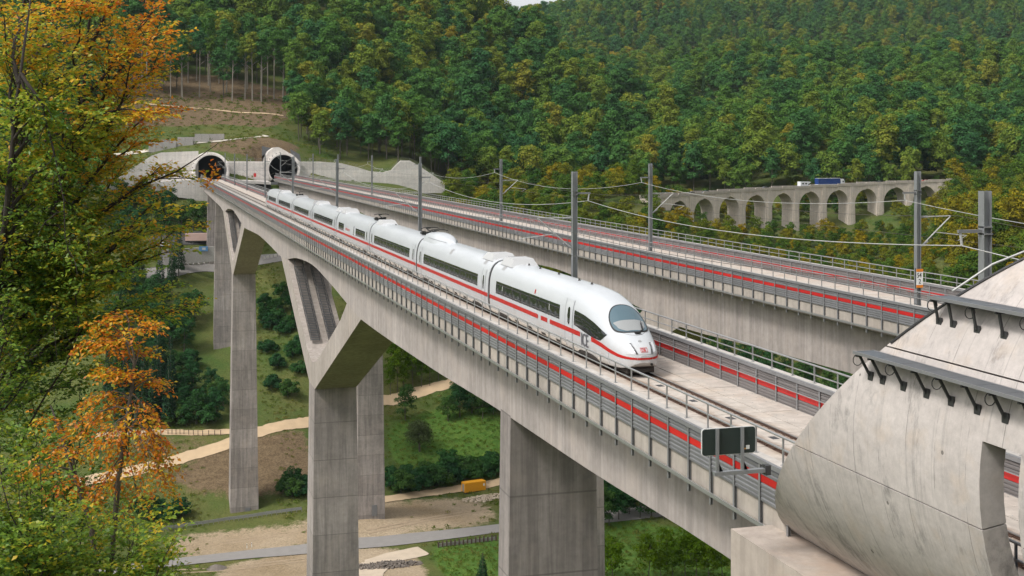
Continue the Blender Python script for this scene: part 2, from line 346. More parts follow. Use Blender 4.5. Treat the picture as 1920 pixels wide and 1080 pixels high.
# ------------------------------------------------------------------ ground: one sheet, surveyed from the photograph
ctrl = [P(*a) for a in [
 (300,1080,284),(700,1080,284),(1100,1080,284),(1350,1080,283),(1900,1080,284),(300,1000,315),(700,1000,315),(940,990,319.6),(1200,1000,315),(1500,1000,315),(1900,1000,315),
 (462,992,319),(696,980,316),(415,680,401),(395,522,452),(385,372,487),(310,380,482),(230,420,480),
 (450,828,357),(250,800,362),(250,700,388),(200,560,425),(150,450,450),(100,400,470),(0,800,362),(0,500,430),(-150,600,410),(350,450,465),(350,500,450),
 (888,922,355),(785,845,375),(850,790,389),(840,722,410),(730,748,405),(600,640,405),(530,560,432),(530,680,398),(530,800,366),(600,500,450),
 (1000,640,430),(1170,920,338),(1250,950,330),(1170,1030,300),(1400,900,345),
 (850,390,545),(1000,438,505),(1150,462,492),(1300,498,490),(1500,522,500),(1700,530,500),(1635,448,600),(1400,440,572),(1500,450,582),(1300,416,562),(1550,492,545),(1400,485,530),(1240,378,556),
 (1850,440,470),(1920,510,450),(1740,405,612),(1850,380,620),(2100,400,560),
 (330,287,512),(460,298,514),(530,272,534),(620,300,552),(700,312,556),(780,300,568),(830,335,574),(620,350,526),(750,354,536),(560,350,520),
 (250,286,520),(420,262,545),(500,254,562),(215,190,580),(375,203,590),(535,220,594),(400,190,606),(300,180,606),(200,160,600),(100,230,560),(0,260,540),
 (600,250,594),(700,285,594),(830,318,602),(950,342,616),(1100,350,640),(1200,352,662),
 (500,80,720),(500,-40,860),(300,0,780),(300,-120,950),(100,60,700),(0,-100,850),(-200,0,800),(700,110,722),(700,20,862),(850,150,745),(850,60,905),
 (950,200,745),(950,130,930),(930,80,1120),(890,58,1120),(1000,140,900),(1080,190,840),(1150,240,790),(1205,300,745),(1000,222,1080),(1080,275,1010),(1150,325,950),(1235,358,880),(1000,125,1350),(1080,160,1280),(1150,200,1180),(1000,86,1600),(905,92,1400),
 (980,56,1800),(1040,54,1800),(1070,46,1800),(1110,36,1700),(1250,5,1900),(1400,-40,1950),(880,70,2000),
 (1290,285,850),(1260,225,1020),(1250,140,1250),(1250,75,1600),(1350,160,1010),(1350,195,1260),(1350,118,1560),(1500,335,672),(1500,262,800),(1500,158,1000),(1500,195,1260),(1500,108,1600),(1500,-30,2050),(1650,165,1010),(1650,200,1260),(1650,112,1600),
 (1750,330,690),(1800,258,800),(1800,150,1030),(1800,200,1260),(1850,108,1600),(1850,-40,2050),(2300,300,700),(2300,0,1300),(2500,480,450),
 (-300,400,450),(-300,100,650),(-300,-100,900),(-400,900,320),(960,60,2700),(1900,0,2700),(200,0,2700)]]
ctrl += [np.array(a, float) for a in [(-24.7,0,9.4),(-60,0,9),(-24.7,-60,25),(-100,-60,25),(60,-60,25),(0,15,-3),(30,15,-3),(-8,30,-9),(-28,30,-13),(-25,80,-46),(-25,140,-76),(-25,200,-83),
 (40,80,-48),(40,140,-77),(40,200,-83),(-100,30,-14),(-100,100,-55),(-100,180,-83),(140,30,-5),(140,100,-50),(140,180,-80),(60,250,-83),(0,45,-22),(30,45,-22)]]
ctrl = np.array(ctrl)
def _U(d2): return np.where(d2 > 1e-12, d2 * np.log(np.maximum(d2, 1e-12)) * 0.5, 0)
_c = ctrl[:, :2] / 300
_n = len(_c); _A = np.zeros((_n + 3, _n + 3))
_A[:_n, :_n] = _U(((_c[:, None] - _c[None]) ** 2).sum(-1)) + np.eye(_n) * 2e-4
_A[:_n, _n] = 1; _A[:_n, _n + 1:] = _c; _A[_n:, :_n] = _A[:_n, _n:].T
_w = np.linalg.solve(_A, np.concatenate([ctrl[:, 2], [0, 0, 0]]))
def H0(x, y):
    x = np.asarray(x, float); y = np.asarray(y, float); sh = x.shape
    q = np.stack([x.ravel(), y.ravel()], 1) / 300; out = np.empty(len(q))
    for i in range(0, len(q), 8000):
        b = q[i:i + 8000]
        out[i:i + 8000] = _U(((b[:, None] - _c[None]) ** 2).sum(-1)) @ _w[:_n] + _w[_n] + b @ _w[_n + 1:]
    return out.reshape(sh)
def axis(lo, f0, f1, hi, step, grow=1.09):
    a = list(np.arange(f0, f1 + 0.1, step)); s = step
    while a[-1] < hi: s *= grow; a.append(a[-1] + s)
    s = step
    while a[0] > lo: s *= grow; a.insert(0, a[0] - s)
    return np.array(a)
GX = axis(-1500, -130, 330, 3200, 4.0); GY = axis(-900, 0, 640, 4500, 4.0)
_gx, _gy = np.meshgrid(GX, GY); GZ = H0(_gx, _gy)
import mathutils.noise as mno
_hill = np.clip((np.hypot(_gx + 24.7, _gy) - 610) / 260, 0, 1) * np.clip((GZ + 20) / 50, 0, 1)
_rel = np.array([[mno.noise((x / 130, y / 130, 3.3)) * 21 + mno.noise((x / 48, y / 48, 8.1)) * 7 for x in GX] for y in GY]); GZ = GZ + _rel * _hill * np.clip((1400 - np.hypot(_gx + 24.7, _gy)) / 300, 0, 1)
_far = np.clip((np.hypot(_gx - 300, _gy - 600) - 2300) / 1500, 0, 1); GZ = GZ * (1 - _far) + np.clip(GZ, -90, 90) * _far
GZ = np.where((np.abs(_gx) < 9) & (_gy > 495) & (_gy < 510.5), np.minimum(GZ, -3), GZ); GZ = np.where((np.abs(_gx - 29.9) < 9) & (_gy > 500) & (_gy < 533.5), np.minimum(GZ, -3), GZ)
def H(x, y):
    """height on the ground mesh"""
    x = np.asarray(x, float); y = np.asarray(y, float)
    i = np.clip(np.searchsorted(GX, x) - 1, 0, len(GX) - 2); j = np.clip(np.searchsorted(GY, y) - 1, 0, len(GY) - 2)
    u = (x - GX[i]) / (GX[i + 1] - GX[i]); v = (y - GY[j]) / (GY[j + 1] - GY[j])
    return (GZ[j, i] * (1 - u) + GZ[j, i + 1] * u) * (1 - v) + (GZ[j + 1, i] * (1 - u) + GZ[j + 1, i + 1] * u) * v
def G(px, py, zmin=150):
    """the place on the ground seen at a spot of the photograph"""
    t = np.arange(zmin, 2600, 1.0); p = P(px, py, 1.0) - CAM
    h = CAM[2] + p[2] * t - H(CAM[0] + p[0] * t, CAM[1] + p[1] * t)
    k = np.argmax(h < 0) if (h < 0).any() else len(t) - 1
    tt = t[k] - (h[k] / (h[k] - h[k - 1]) if k else 0)
    x, y = CAM[0] + p[0] * tt, CAM[1] + p[1] * tt
    return np.array([x, y, float(H(x, y))])
def inpoly(x, y, poly):
    c = np.zeros(np.shape(x), bool); n = len(poly)
    for i in range(n):
        x0, y0 = poly[i][:2]; x1, y1 = poly[i - 1][:2]
        with np.errstate(divide='ignore', invalid='ignore'):
            c ^= ((y0 > y) != (y1 > y)) & (x < (x1 - x0) * (y - y0) / (y1 - y0 + 1e-12) + x0)
    return c
def zone(*pix): return [G(a, b) for a, b in pix]
Z_CLEAR = zone((195,188),(380,198),(540,214),(545,222),(500,240),(420,232),(330,236),(230,238),(190,225))
Z_CLEAR2 = zone((185,150),(300,135),(420,142),(560,180),(540,216),(375,202),(215,190))
Z_DRYP = zone((380,262),(500,256),(560,275),(560,296),(470,298),(400,284))
Z_BROWN = zone((320,870),(430,835),(580,795),(580,905),(480,945),(380,925),(300,905))
Z_BROWN2 = zone((200,815),(430,808),(432,830),(320,868),(200,850))
Z_DIRT = zone((576,975),(700,935),(870,925),(935,950),(938,985),(700,1015),(560,1030),(310,1050),(300,1005),(440,985))
Z_PALE = zone((400,1062),(560,1040),(740,1030),(800,1052),(830,1095),(400,1110))
Z_GREEN = zone((730,880),(730,790),(800,770),(945,780),(945,870),(850,875))
Z_GREEN2 = zone((800,1030),(850,1015),(945,1005),(945,1100),(840,1100))
Z_GREEN3 = zone((1110,960),(1220,980),(1330,1010),(1400,1100),(1110,1100))
Z_GREEN4 = zone((490,505),(560,500),(580,780),(490,790))
Z_VERGE = zone((330,720),(432,690),(432,800),(330,800))
def soft(poly, r=5.0):
    s = 0
    for dx, dy in ((0, 0), (r, 0), (-r, 0), (0, r), (0, -r)): s = s + inpoly(_gx + dx, _gy + dy, poly)
    return s / 5
zr = np.maximum(soft(Z_CLEAR, 3), soft(Z_CLEAR2, 3)); zr = np.maximum(zr, 0.8 * soft(Z_BROWN)); zr = np.maximum(zr, 0.55 * soft(Z_BROWN2)); zr = np.maximum(zr, 0.75 * soft(Z_DRYP, 2))
zg = np.maximum.reduce([soft(Z_GREEN), soft(Z_GREEN2), soft(Z_GREEN3), 0.3 * soft(Z_GREEN4)])
zb = np.maximum(0.65 * soft(Z_DIRT), soft(Z_PALE))
_v = np.stack([_gx.ravel(), _gy.ravel(), GZ.ravel()], 1); nx, ny = len(GX), len(GY)
_i = (np.arange(ny - 1)[:, None] * nx + np.arange(nx - 1)[None]).ravel()
gm, n, l, b = newmat('ground_meadow'); g = n.new('ShaderNodeNewGeometry'); pos = g.outputs['Position']
at = n.new('ShaderNodeAttribute'); at.attribute_name = 'zones'; sp = n.new('ShaderNodeSeparateColor'); l.new(at.outputs['Color'], sp.inputs[0])
n1 = noise(n, l, pos, 0.05, 6, 0.65); n2 = noise(n, l, pos, 0.55, 6, 0.75); n3 = noise(n, l, pos, 2.2, 4, 0.7)
def zmask(s, nz): return ramp(n, l, mth(n, l, 'ADD', s, mth(n, l, 'MULTIPLY', mth(n, l, 'SUBTRACT', nz, 0.5), 0.75)), [(0.36, 0.0), (0.56, 1.0)])
base = mix(n, l, ramp(n, l, n1, [(0.35, 0.0), (0.65, 1.0)]), (0.055, 0.098, 0.022), (0.12, 0.122, 0.038))
base = mix(n, l, zmask(sp.outputs[1], n1), base, mix(n, l, ramp(n, l, n2, [(0.35, 0), (0.7, 1)]), (0.055, 0.135, 0.022), (0.12, 0.18, 0.034)))
base = mix(n, l, zmask(sp.outputs[0], n2), base, mix(n, l, ramp(n, l, n2, [(0.3, 0), (0.7, 1)]), (0.105, 0.072, 0.042), (0.20, 0.145, 0.085)))
base = mix(n, l, zmask(sp.outputs[2], n2), base, mix(n, l, ramp(n, l, n1, [(0.3, 0), (0.7, 1)]), (0.27, 0.20, 0.12), (0.42, 0.335, 0.235)))
base = mix(n, l, 1.0, base, ramp(n, l, n3, [(0.25, 0.62), (0.75, 1.3)]), 'MULTIPLY')
l.new(base, b.inputs['Base Color']); b.inputs['Roughness'].default_value = 0.95; b.inputs['Specular IOR Level'].default_value = 0.1
bp = n.new('ShaderNodeBump'); bp.inputs['Strength'].default_value = 0.8; bp.inputs['Distance'].default_value = 0.5; l.new(n2, bp.inputs['Height']); l.new(bp.outputs[0], b.inputs['Normal'])
_F = np.stack([_i, _i + 1, _i + nx + 1, _i + nx], 1); _q = _v[_F].mean(1)
for _x, _y in ((0, 507), (29.9, 530)):      # the hillside is open where the tunnels enter it
    _F, _q = (lambda k: (_F[k], _q[k]))(~((np.abs(_q[:, 0] - _x) < 6.4) & (_q[:, 1] > _y) & (_q[:, 1] < _y + 40) & (_q[:, 2] < 9.6)))
me = np_mesh('ground', _v, _F, gm, smooth=True)
ca = me.color_attributes.new('zones', 'FLOAT_COLOR', 'POINT')
ca.data.foreach_set('color', np.stack([zr.ravel(), zg.ravel(), zb.ravel(), np.ones(zr.size)], 1).astype(np.float32).ravel())
tag(inst('ground', me), kind='structure')

LINES = []
def ribbon(name, pts, width, mat, lift=0.12, kind='structure', cross=3, step=2.0, jag=0.0):
    """a strip laid over the ground along world points"""
    pts = np.array(pts)[:, :2]; d = np.r_[0, np.cumsum(np.hypot(*np.diff(pts, axis=0).T))]
    fx, fy = pchip(d, pts[:, 0]), pchip(d, pts[:, 1]); s = np.arange(0, d[-1], step); x, y = fx(s), fy(s)
    tx, ty = np.gradient(x), np.gradient(y); L = np.hypot(tx, ty); nxx, nyy = -ty / L, tx / L
    mb = MB(); rows = []
    wv = width if hasattr(width, '__len__') else (width, width)
    for i in range(len(s)):
        w = wv[0] + (wv[1] - wv[0]) * i / len(s); row = []
        for k in range(cross + 1):
            o = (k / cross - .5) * w * (1 + (jag * rng.normal() if k in (0, cross) else 0)); qx, qy = x[i] + nxx[i] * o, y[i] + nyy[i] * o
            row.append((qx, qy, float(H(qx, qy)) + lift))
        rows.append(row)
    mb.grid(rows); o = mb.build(name, mat, smooth=True); tag(o, kind=kind); LINES.append((np.stack([x, y], 1), max(wv) / 2))
    return np.stack([x, y], 1)
road_line = ribbon('road', zone((180,1078),(310,1057),(450,1042),(576,1030),(700,1018),(830,1004),(945,990),(1100,975),(1300,950)), 6.5, M['asphalt'], 0.16)
ribbon('path', zone((150,905),(320,866),(430,832),(500,806),(580,792),(660,772),(720,751),(790,735),(842,720),(920,700)), (4.5, 4.5), M['gravel'], 0.18, jag=.07, step=1.2)
ribbon('path', zone((180,818),(300,811),(380,812),(432,810),(470,815)), 2.6, M['gravel'], 0.15, jag=.08, step=1.2)
ribbon('path', zone((585,985),(660,950),(730,936),(800,926),(870,916),(945,902),(1050,890)), 4.0, M['gravel'], 0.17, jag=.07, step=1.2)
ribbon('path', zone((130,298),(245,288),(330,274),(400,266),(455,260),(503,254)), 3.0, M['gravel_p'], 0.25, jag=.08)
ribbon('path', zone((150,186),(215,190),(300,198),(375,204),(460,212),(537,219)), 1.7, M['gravel'], 0.25, jag=.12)
ribbon('road', zone((230,525),(320,508),(392,498),(460,492),(535,482)), 6.0, M['asphalt'], 0.2)
ribbon('road', zone((280,455),(330,450),(400,447),(470,447)), 6.0, M['asphalt_d'], 0.3)
ribbon('path', zone((690,1085),(700,1062),(760,1040),(800,1032)), 7.0, M['sand'], 0.14, jag=.08, step=1.2)
M['rut'] = simple('wheel_rut', (0.33, 0.25, 0.165), 0.95, var=0.3, scale=.6)
for a_ in (((420,1020),(500,1008),(560,1000)), ((424,1014),(504,1003),(562,995)), ((690,1000),(760,985),(850,968),(925,955)), ((690,994),(760,980),(850,963),(925,950)), ((330,1075),(420,1070),(520,1058),(575,1052)), ((330,1069),(420,1064),(520,1053),(575,1047))):
    ribbon('wheel_track', zone(*a_), .7, M['rut'], .05, jag=.15, step=1.0)
# ------------------------------------------------------------------ the two railway bridges
HW = 2.8        # half width of the box girder
def v_struts(root, X, yc, mat):
    """V of two raking struts over a pier head"""
    near = [(-3, -20.4), (-43, -5.4), (-32, -5.2), (-26.2, -8.15), (-5.2, -16.3), (0, -17.3), (0, -20.4)]
    for sgn, nm in ((1, 'strut'), (-1, 'strut')):
        poly = [(sgn * a, z) for a, z in near]
        mb = MB().prism(poly, (X - HW + .02, yc, 0), (0, 1, 0), (0, 0, 1), (2 * HW - .04, 0, 0)); mb.build(nm, mat, root)
def pier(root, X, y0, y1, ztop, zbot, spread=0.0125, mat=None, door=True):
    rows = []
    for z in np.linspace(ztop, zbot - 3, 8):
        e = (ztop - z) * spread; rows.append([(X - HW - e, y0 - e * .6, z), (X + HW + e, y0 - e * .6, z), (X + HW + e, y1 + e * .6, z), (X - HW - e, y1 + e * .6, z)])
    mb = MB().grid(rows, True); mb.f = [tuple(reversed(f)) for f in mb.f]; mb.add(rows[0], [(0, 1, 2, 3)]); p = mb.build('pier', mat or M['pier'], root)
    if door:
        e = (ztop - zbot) * spread; yy = y0 - e * .6
        MB().b2((X + .2, yy - .10, zbot + .3), (X + 1.5, yy + .4, zbot + 3.0)).build('door', M['door'], p)
    return p
def bridge(name, label, X, Y0, Y1, A, B, Cc, Dp, Ep, zb, slabs=None):
    root = empty(name, (X, (Y0 + Y1) / 2, -85), label, 'bridge', 'railway viaducts across the valley')
    t = [(Y0, -4.2), (45, -4.25), (62, -4.75), (A + 2, -5.05), (100, -5.7), (B - 41, -6.2)]
    t += [(B - 32, -5.7), (B - 20, -4.9), (B, -4.0), (B + 18, -4.6), (B + 31, -5.8), (B + 41, -6.2)]
    t += [(B + 60, -5.8), ((B + Cc) / 2, -5.45), (Cc - 60, -5.8), (Cc - 41, -6.2), (Cc - 31, -5.7), (Cc - 18, -4.8), (Cc, -4.0), (Cc + 18, -4.6), (Cc + 31, -5.8), (Cc + 41, -6.2)]
    t += [((Cc + Dp) / 2 + 15, -5.6), (Dp, -5.3), (Ep, -4.7), (Y1, -4.5)]
    f = pchip([a for a, _ in t], [z for _, z in t]); ys = np.unique(np.r_[np.arange(Y0, Y1, 4.0), [a for a, _ in t], Y1])
    mb = MB(); rows = []
    for y in ys:
        z = float(f(y)); rows.append([(X - HW, y, -1.25), (X - HW, y, z), (X + HW, y, z), (X + HW, y, -1.25)])
    mb.grid(rows, True); mb.add(rows[0], [(3, 2, 1, 0)]); mb.add(rows[-1], [(0, 1, 2, 3)]); mb.build('girder', M['girder'], root)
    # deck slab with the fascia on both sides
    prof = [(-4.22, -.45), (-4.22, -1.32), (-4.0, -1.45), (-2.8, -1.62), (2.8, -1.62), (4.0, -1.45), (4.22, -1.32), (4.22, -.45), (3.9, -.22), (-3.9, -.22)]
    ye = 38.2; mb = MB().prism(prof, (X, ye, 0), (1, 0, 0), (0, 0, 1), (0, Y1 - ye, 0)); mb.b2((X - 3.5, Y0, -1.2), (X + 3.5, ye - .01, -.22)); mb.build('deck', M['fascia'], root)
    for s in (-1, 1):
        MB().b2((X + s * 3.76, Y0, -.22), (X + s * 4.16, Y1, 1.0 if s < 0 else 1.27)).build('coping', M['kerb'], root)
    # track: slabs between the rails and beside them
    ya, yb = (30, 68) if slabs else (Y0, Y0)
    cols = [(-3.7, -1.12), (-1.12, -.98 + .17), (-.58, .58), (.92, 1.93), (1.96, 3.72)]
    cols = [(-3.7, -.98), (-.53, .66), (.85, 1.93), (1.96, 3.72)]
    if slabs:
        pr = {}
        for k, y in enumerate(np.arange(ya, yb, 2.0)):
            for j, (a, c) in enumerate(cols):
                if j not in pr: pr[j] = MB().b2((a + .008, .01, -.2), (c - .008, 1.985, -.1)).mesh('deck_slab', M['slab'])
                o = inst('deck_slab', pr[j], root, (X, y, rng.uniform(-.006, .006)))
        mb = MB()
        for y in np.arange(ya, yb, 1.0):
            for xx in (2.15, 2.5, 3.2, 3.5): mb.box((X + xx, y + .12, -.098), (.035, .05, .012))
        tag(mb.build('slab_stud', M['grey'], root), kind='stuff')
        mb = MB()
        for y in np.arange(ya, yb + 30, .65):
            for xx in (-.7535, .7535):
                for e in (-.11, .11): mb.box((X + xx + e, y, -.10), (.10, .16, .05))
        tag(mb.build('rail_clip', M['rust'], root), kind='stuff'); mb = MB()
        for y in np.arange(ya + 1, yb, 4.0): mb.b2((X - .16, y, -.0985), (X + .16, y + .5, -.093))
        tag(mb.build('drain_cover', M['post_dark'], root), kind='stuff')
    mb = MB()
    for a, c in cols:
        for y in np.arange(yb, Y1 - 1.9, 4.0): mb.b2((X + a + .008, y + .01, -.2), (X + c - .008, y + 3.985, -.1))
    tag(mb.build('deck_slabs', M['slab'], root), kind='stuff')
    for s in (-1, 1):
        MB().b2((X + s * .7535 - .16, Y0, -.21), (X + s * .7535 + .16, Y1, -.125)).build('rail_trough', M['rust'], root)
        r = MB().b2((X + s * .7535 - .075, Y0, -.12), (X + s * .7535 + .075, Y1, -.07)); r.b2((X + s * .7535 - .012, Y0, -.075), (X + s * .7535 + .012, Y1, -.03))
        r = r.build('rail', M['rust'], root); MB().b2((X + s * .7535 - .036, Y0, -.035), (X + s * .7535 + .036, Y1, 0.0)).build('rail_head', M['railhead'], r)
    def gz(y): return float(H(X, y))
    pier(root, X, A, A + 2.3, -4.9, zb[0] if zb[0] else gz(A))
    for c, z in ((B, zb[1]), (Cc, zb[2])):
        v_struts(root, X, c, M['strut']); pier(root, X, c - 3, c + 3, -20.38, z if z else gz(c))
    pier(root, X, Dp, Dp + 2.6, -5.2, zb[3] if zb[3] else gz(Dp), door=False); pier(root, X, Ep, Ep + 2.6, -4.6, zb[4] if zb[4] else gz(Ep), door=False)
    return root, f
b1, fs1 = bridge('railway_bridge', 'nearer concrete railway bridge on tall piers with V-shaped struts, carrying the white train', 0.0, 14.0, 502.0, 76.5, 174.5, 337.0, 418.0, 470.0, (None, None, -83.2, -55.5, -33), True)
b2_, fs2 = bridge('railway_bridge', 'empty concrete railway bridge running parallel behind the train', 29.9, 14.0, 522.0, 68.0, 160.0, 321.0, 410.0, 464.0, (None, None, -80.5, None, None), False)
# concrete platform at the foot of the pier under the far tunnel
MB().b2((-5.6, 416.5, -56.8), (2.9, 421.4, -55.2)).build('footing', M['farwall'], b1)
MB().b2((-5.9, 416.0, -57.4), (-4.2, 417.6, -53.2)).build('footing', M['farwall'], b1)
# service stairs on the far raking struts
def stairs(root, X, yc, k):
    for xs in (-1.5, 1.0):
        p0 = Vector((X + xs, yc + 6.5, -15.4)); p1 = Vector((X + xs, yc + 27.5, -7.0)); mb = MB(); nst = 46
        for i in range(nst):
            q = p0.lerp(p1, i / (nst - 1)); mb.box((q.x, q.y, q.z + .25), (1.15, .36, .05))
        st = tag(mb.build('stair', M['grating'], root), kind='stuff')
        hm = MB()
        for s in (-.6, .6):
            a = p0 + Vector((s, 0, 1.3)); c = p1 + Vector((s, 0, 1.3)); hm.tube([a, c], .045, 5); hm.tube([a - Vector((0, 0, .5)), c - Vector((0, 0, .5))], .03, 4)
            hm.beam(p0 + Vector((s, 0, .15)), p1 + Vector((s, 0, .15)), .06, .22)
            for i in range(15):
                q = p0.lerp(p1, i / 14); hm.tube([q + Vector((s, 0, .1)), q + Vector((s, 0, 1.3))], .03, 4)
        hm.build('handrail', M['post_dark'], st)
    MB().box((X - .35, yc + 29, -4.9), (.25, .3, 3.4)).box((X + 1.6, yc + 29, -4.9), (.25, .3, 3.4)).build('column', M['kerb'], root)
stairs(b1, 0, 174.5, 0); stairs(b1, 0, 337, 1)
# ------------------------------------------------------------------ noise barriers: posts, slats, red boards
SL_Z = [-.40, -.24, -.08, .08]; SU_Z = [.56, .72, .88]
def slat_mesh(name, L, z0, h, s, mat):
    """one sheet-metal slat: sloped lit upper lip, flat face; s = -1 faces left, +1 right"""
    pr = [(0, 0), (s * .05, .012), (s * .05, h * .62), (s * .012, h - .008), (0, h - .008), (-s * .03, h - .008), (-s * .03, 0)]
    return MB().prism(pr, (0, .02, z0), (1, 0, 0), (0, 0, 1), (0, L - .04, 0))
def barrier(label, X, s, Y0, Y1, near, mid, slat, inner, name='noise_barrier', post_mid=None, legs=True):
    SL, SU, SH, RZ, RH, ZT = ([-.40, -.24, -.08, .08], [.51, .68, .85], .165, .25, .255, 1.02) if legs else ([-.19, -.045, .10, .245], [.66, .81, .96, 1.11], .148, .395, .26, 1.26)
    """panels between posts every 2 m. X face plane, s side it faces. near: bays with single slats, mid: bays with whole panels"""
    root = empty(name, (X, (Y0 + Y1) / 2, -.4), label, 'noise barrier', 'noise barriers with a red stripe along the bridges')
    zb, zt = (-1.62 if legs else -.2), ZT
    slm = slat_mesh('slat', 2.0, 0, SH, s, slat).mesh('slat', slat)
    redm = MB().prism([(-s * .03, .008), (s * .045, .008), (s * .045, RH), (-s * .03, RH)], (0, .02, 0), (1, 0, 0), (0, 0, 1), (0, 1.96, 0)).mesh('red_board', M['red'])
    pm = MB(); pm.b2((s * .075, -.062, zb), (s * .089, .062, zt)); pm.b2((-s * .02, -.006, zb), (s * .075, .006, zt)); pm.b2((s * .0, -.06, zb), (-s * .012, .06, -.42 if legs else zb + .01))
    post = pm.mesh('post', M['post'])
    cm = MB(); panel = MB()
    for z in SL + SU:
        q = slat_mesh('', 2.0, z, SH, s, slat); panel.add(q.v, q.f)
    pmesh = panel.mesh('panel', slat); far = MB(); far.cm = 0; farp = MB(); farr = MB()
    for y in np.arange(Y0, Y1 - 1.9, 2.0):
        if near[0] <= y < near[1]:
            for z in SL + SU: inst('slat', slm, root, (X, y, z))
        elif mid[0] <= y < mid[1]: inst('panel', pmesh, root, (X, y, 0))
        else:
            q = MB()
            for z in SL + SU: far.prism([(-s * .03, 0), (s * .05, .01), (s * .05, .10), (s * .005, SH - .008), (-s * .03, SH - .008)], (X, y + .02, z), (1, 0, 0), (0, 0, 1), (0, 1.96, 0))
            farr.b2((X - s * .03, y + .02, RZ), (X + s * .045, y + 1.98, RZ + RH))
        if near[0] <= y < mid[1]: inst('red_board', redm, root, (X, y, RZ)); inst('post', post, root, (X, y, 0))
        else: farp.b2((X + s * .0, y - .045, zb), (X + s * .09, y + .045, zt))
    tag(far.build('panel', slat, root), kind='stuff'); tag(farr.build('red_board', M['red'], root), kind='stuff'); tag(farp.build('post', M['post'], root), kind='stuff')
    MB().b2((X - s * .02, Y0, ZT + .002), (X + s * .12, Y1, ZT + .03)).b2((X + s * .108, Y0, ZT - .14), (X + s * .12, Y1, ZT)).build('cap', M['post'], root)
    if legs:
        MB().b2((X + s * .10, Y0, -1.26), (X + s * .18, Y1, -1.12)).b2((X + s * .18, Y0, -1.24), (X + s * .20, Y1, -1.10)).build('side_rail', M['rail'], root)
    else: MB().tube([(X + s * .16, Y0, .70), (X + s * .16, Y1, .70)], .025, 6).build('handrail', M['rail'], root)
    return root
barrier('left noise barrier of the bridge carrying the train, nearest to the viewer', -4.26, -1, 38.0, 500.0, (38, 70), (70, 170), M['slat'], False)
barrier('right noise barrier of the bridge carrying the train, seen from inside past the nose', 3.72, -1, 18.0, 500.0, (20, 62), (62, 120), M['slat_in'], True, legs=False)
barrier('near side noise barrier of the empty bridge behind the train', 25.64, -1, 40.0, 520.0, (40, 40), (60, 200), M['slat'], False)
barrier('far side noise barrier of the empty bridge, seen from inside beyond its deck', 33.62, -1, 60.0, 520.0, (60, 60), (70, 190), M['slat_in'], True, legs=False)
# ------------------------------------------------------------------ railings on the copings
def railing(label, X, Y0, Y1, cut, zb=1.0, zt=1.95):
    root = empty('railing', (X, (Y0 + Y1) / 2, zb), label, 'railing', 'metal railings on top of the barriers')
    pm = MB().b2((-.028, -.028, zb), (.028, .028, zt)).b2((-.07, -.07, zb), (.07, .07, zb + .02)).mesh('railing_post', M['rail']); far = MB()
    for y in np.arange(Y0 + 1, Y1, 2.0):
        if y < cut: inst('railing_post', pm, root, (X, y, 0))
        else: far.b2((X - .028, y - .028, zb), (X + .028, y + .028, zt))
    tag(far.build('railing_post', M['rail'], root), kind='stuff')
    MB().tube([(X, Y0, zt), (X, Y1, zt)], .042, 8).build('handrail', M['rail'], root)
    MB().tube([(X, Y0, zt - .42), (X, Y1, zt - .42)], .03, 6).build('mid_rail', M['rail'], root)
railing('railing above the left barrier in front of the train', -3.96, 24.0, 500.0, 170)
railing('railing above the right barrier beside the train nose', 3.96, 18.0, 500.0, 120, 1.27, 2.06)
railing('railing on the near edge of the empty bridge', 25.94, 40.0, 520.0, 200)
railing('railing on the far edge of the empty bridge', 33.86, 60.0, 520.0, 200, 1.27, 2.06)
# green exit sign on the inner barrier
t = tag(MB().b2((3.60, 41.0, .86), (3.64, 41.7, 1.16)).build('escape_sign', M['signgreen']), 'small green and white escape sign on the inner barrier beside the tunnel hood', 'sign')
MB().b2((3.592, 41.07, .94), (3.599, 41.3, 1.10)).b2((3.592, 41.42, .92), (3.599, 41.5, 1.12)).b2((3.592, 41.54, .96), (3.599, 41.62, 1.06)).build('pictogram', M['signwhite'], t)
# ------------------------------------------------------------------ the train
YN = 61.2; TL = 200.0
train = empty('high_speed_train', (0, YN, 0), 'long white high-speed train with a red stripe crossing the nearer bridge', 'train')
_zt = pchip([0, .12, .45, 1, 1.5, 2.5, 3.4, 4.5, 6, 8], [1.12, 1.32, 1.56, 1.84, 2.12, 2.74, 3.22, 3.56, 3.80, 3.89])
_w = pchip([0, .12, .4, 1, 2, 3.2, 4.6, 6.5], [.25, .55, .82, 1.08, 1.30, 1.41, 1.46, 1.475])
_zc = pchip([0, 1, 3, 6], [.95, 1.02, 1.3, 1.5]); _zb = pchip([0, .3, .9, 1.8], [.72, .5, .38, .34]); _n = pchip([0, 3, 8], [2.15, 2.5, 3.0])
def sect(s):
    """half width, crown, centre, bottom, exponent at a distance s from either nose"""
    s = min(s, TL - s); return float(_w(s)), float(_zt(s)), float(_zc(s)), float(_zb(s)), float(_n(s))
def halfw(s, z):
    w, t, c, b_, n_ = sect(s)
    if z >= c: return w * max(0, 1 - ((z - c) / (t - c)) ** n_) ** (1 / n_)
    return w * max(0.02, 1 - abs((z - c) / (c - b_ + .28)) ** 4) ** .25
def S(s, z, side): return np.array([side * halfw(s, z), YN + s, z])
def Sn(s, z, side, off):
    e = .02; a = S(s + e, z, side) - S(s - e, z, side); b_ = S(s, z + e, side) - S(s, z - e, side)
    n_ = np.cross(b_, a) * side; n_ /= np.linalg.norm(n_) + 1e-9
    if n_[0] * side < 0 and abs(n_[0]) > .05: n_ = -n_
    return S(s, z, side) + n_ * off
def ztop_at(s, y):
    w, t, c, b_, n_ = sect(s); return c + (t - c) * max(0, 1 - min(1, abs(y) / w) ** n_) ** (1 / n_)
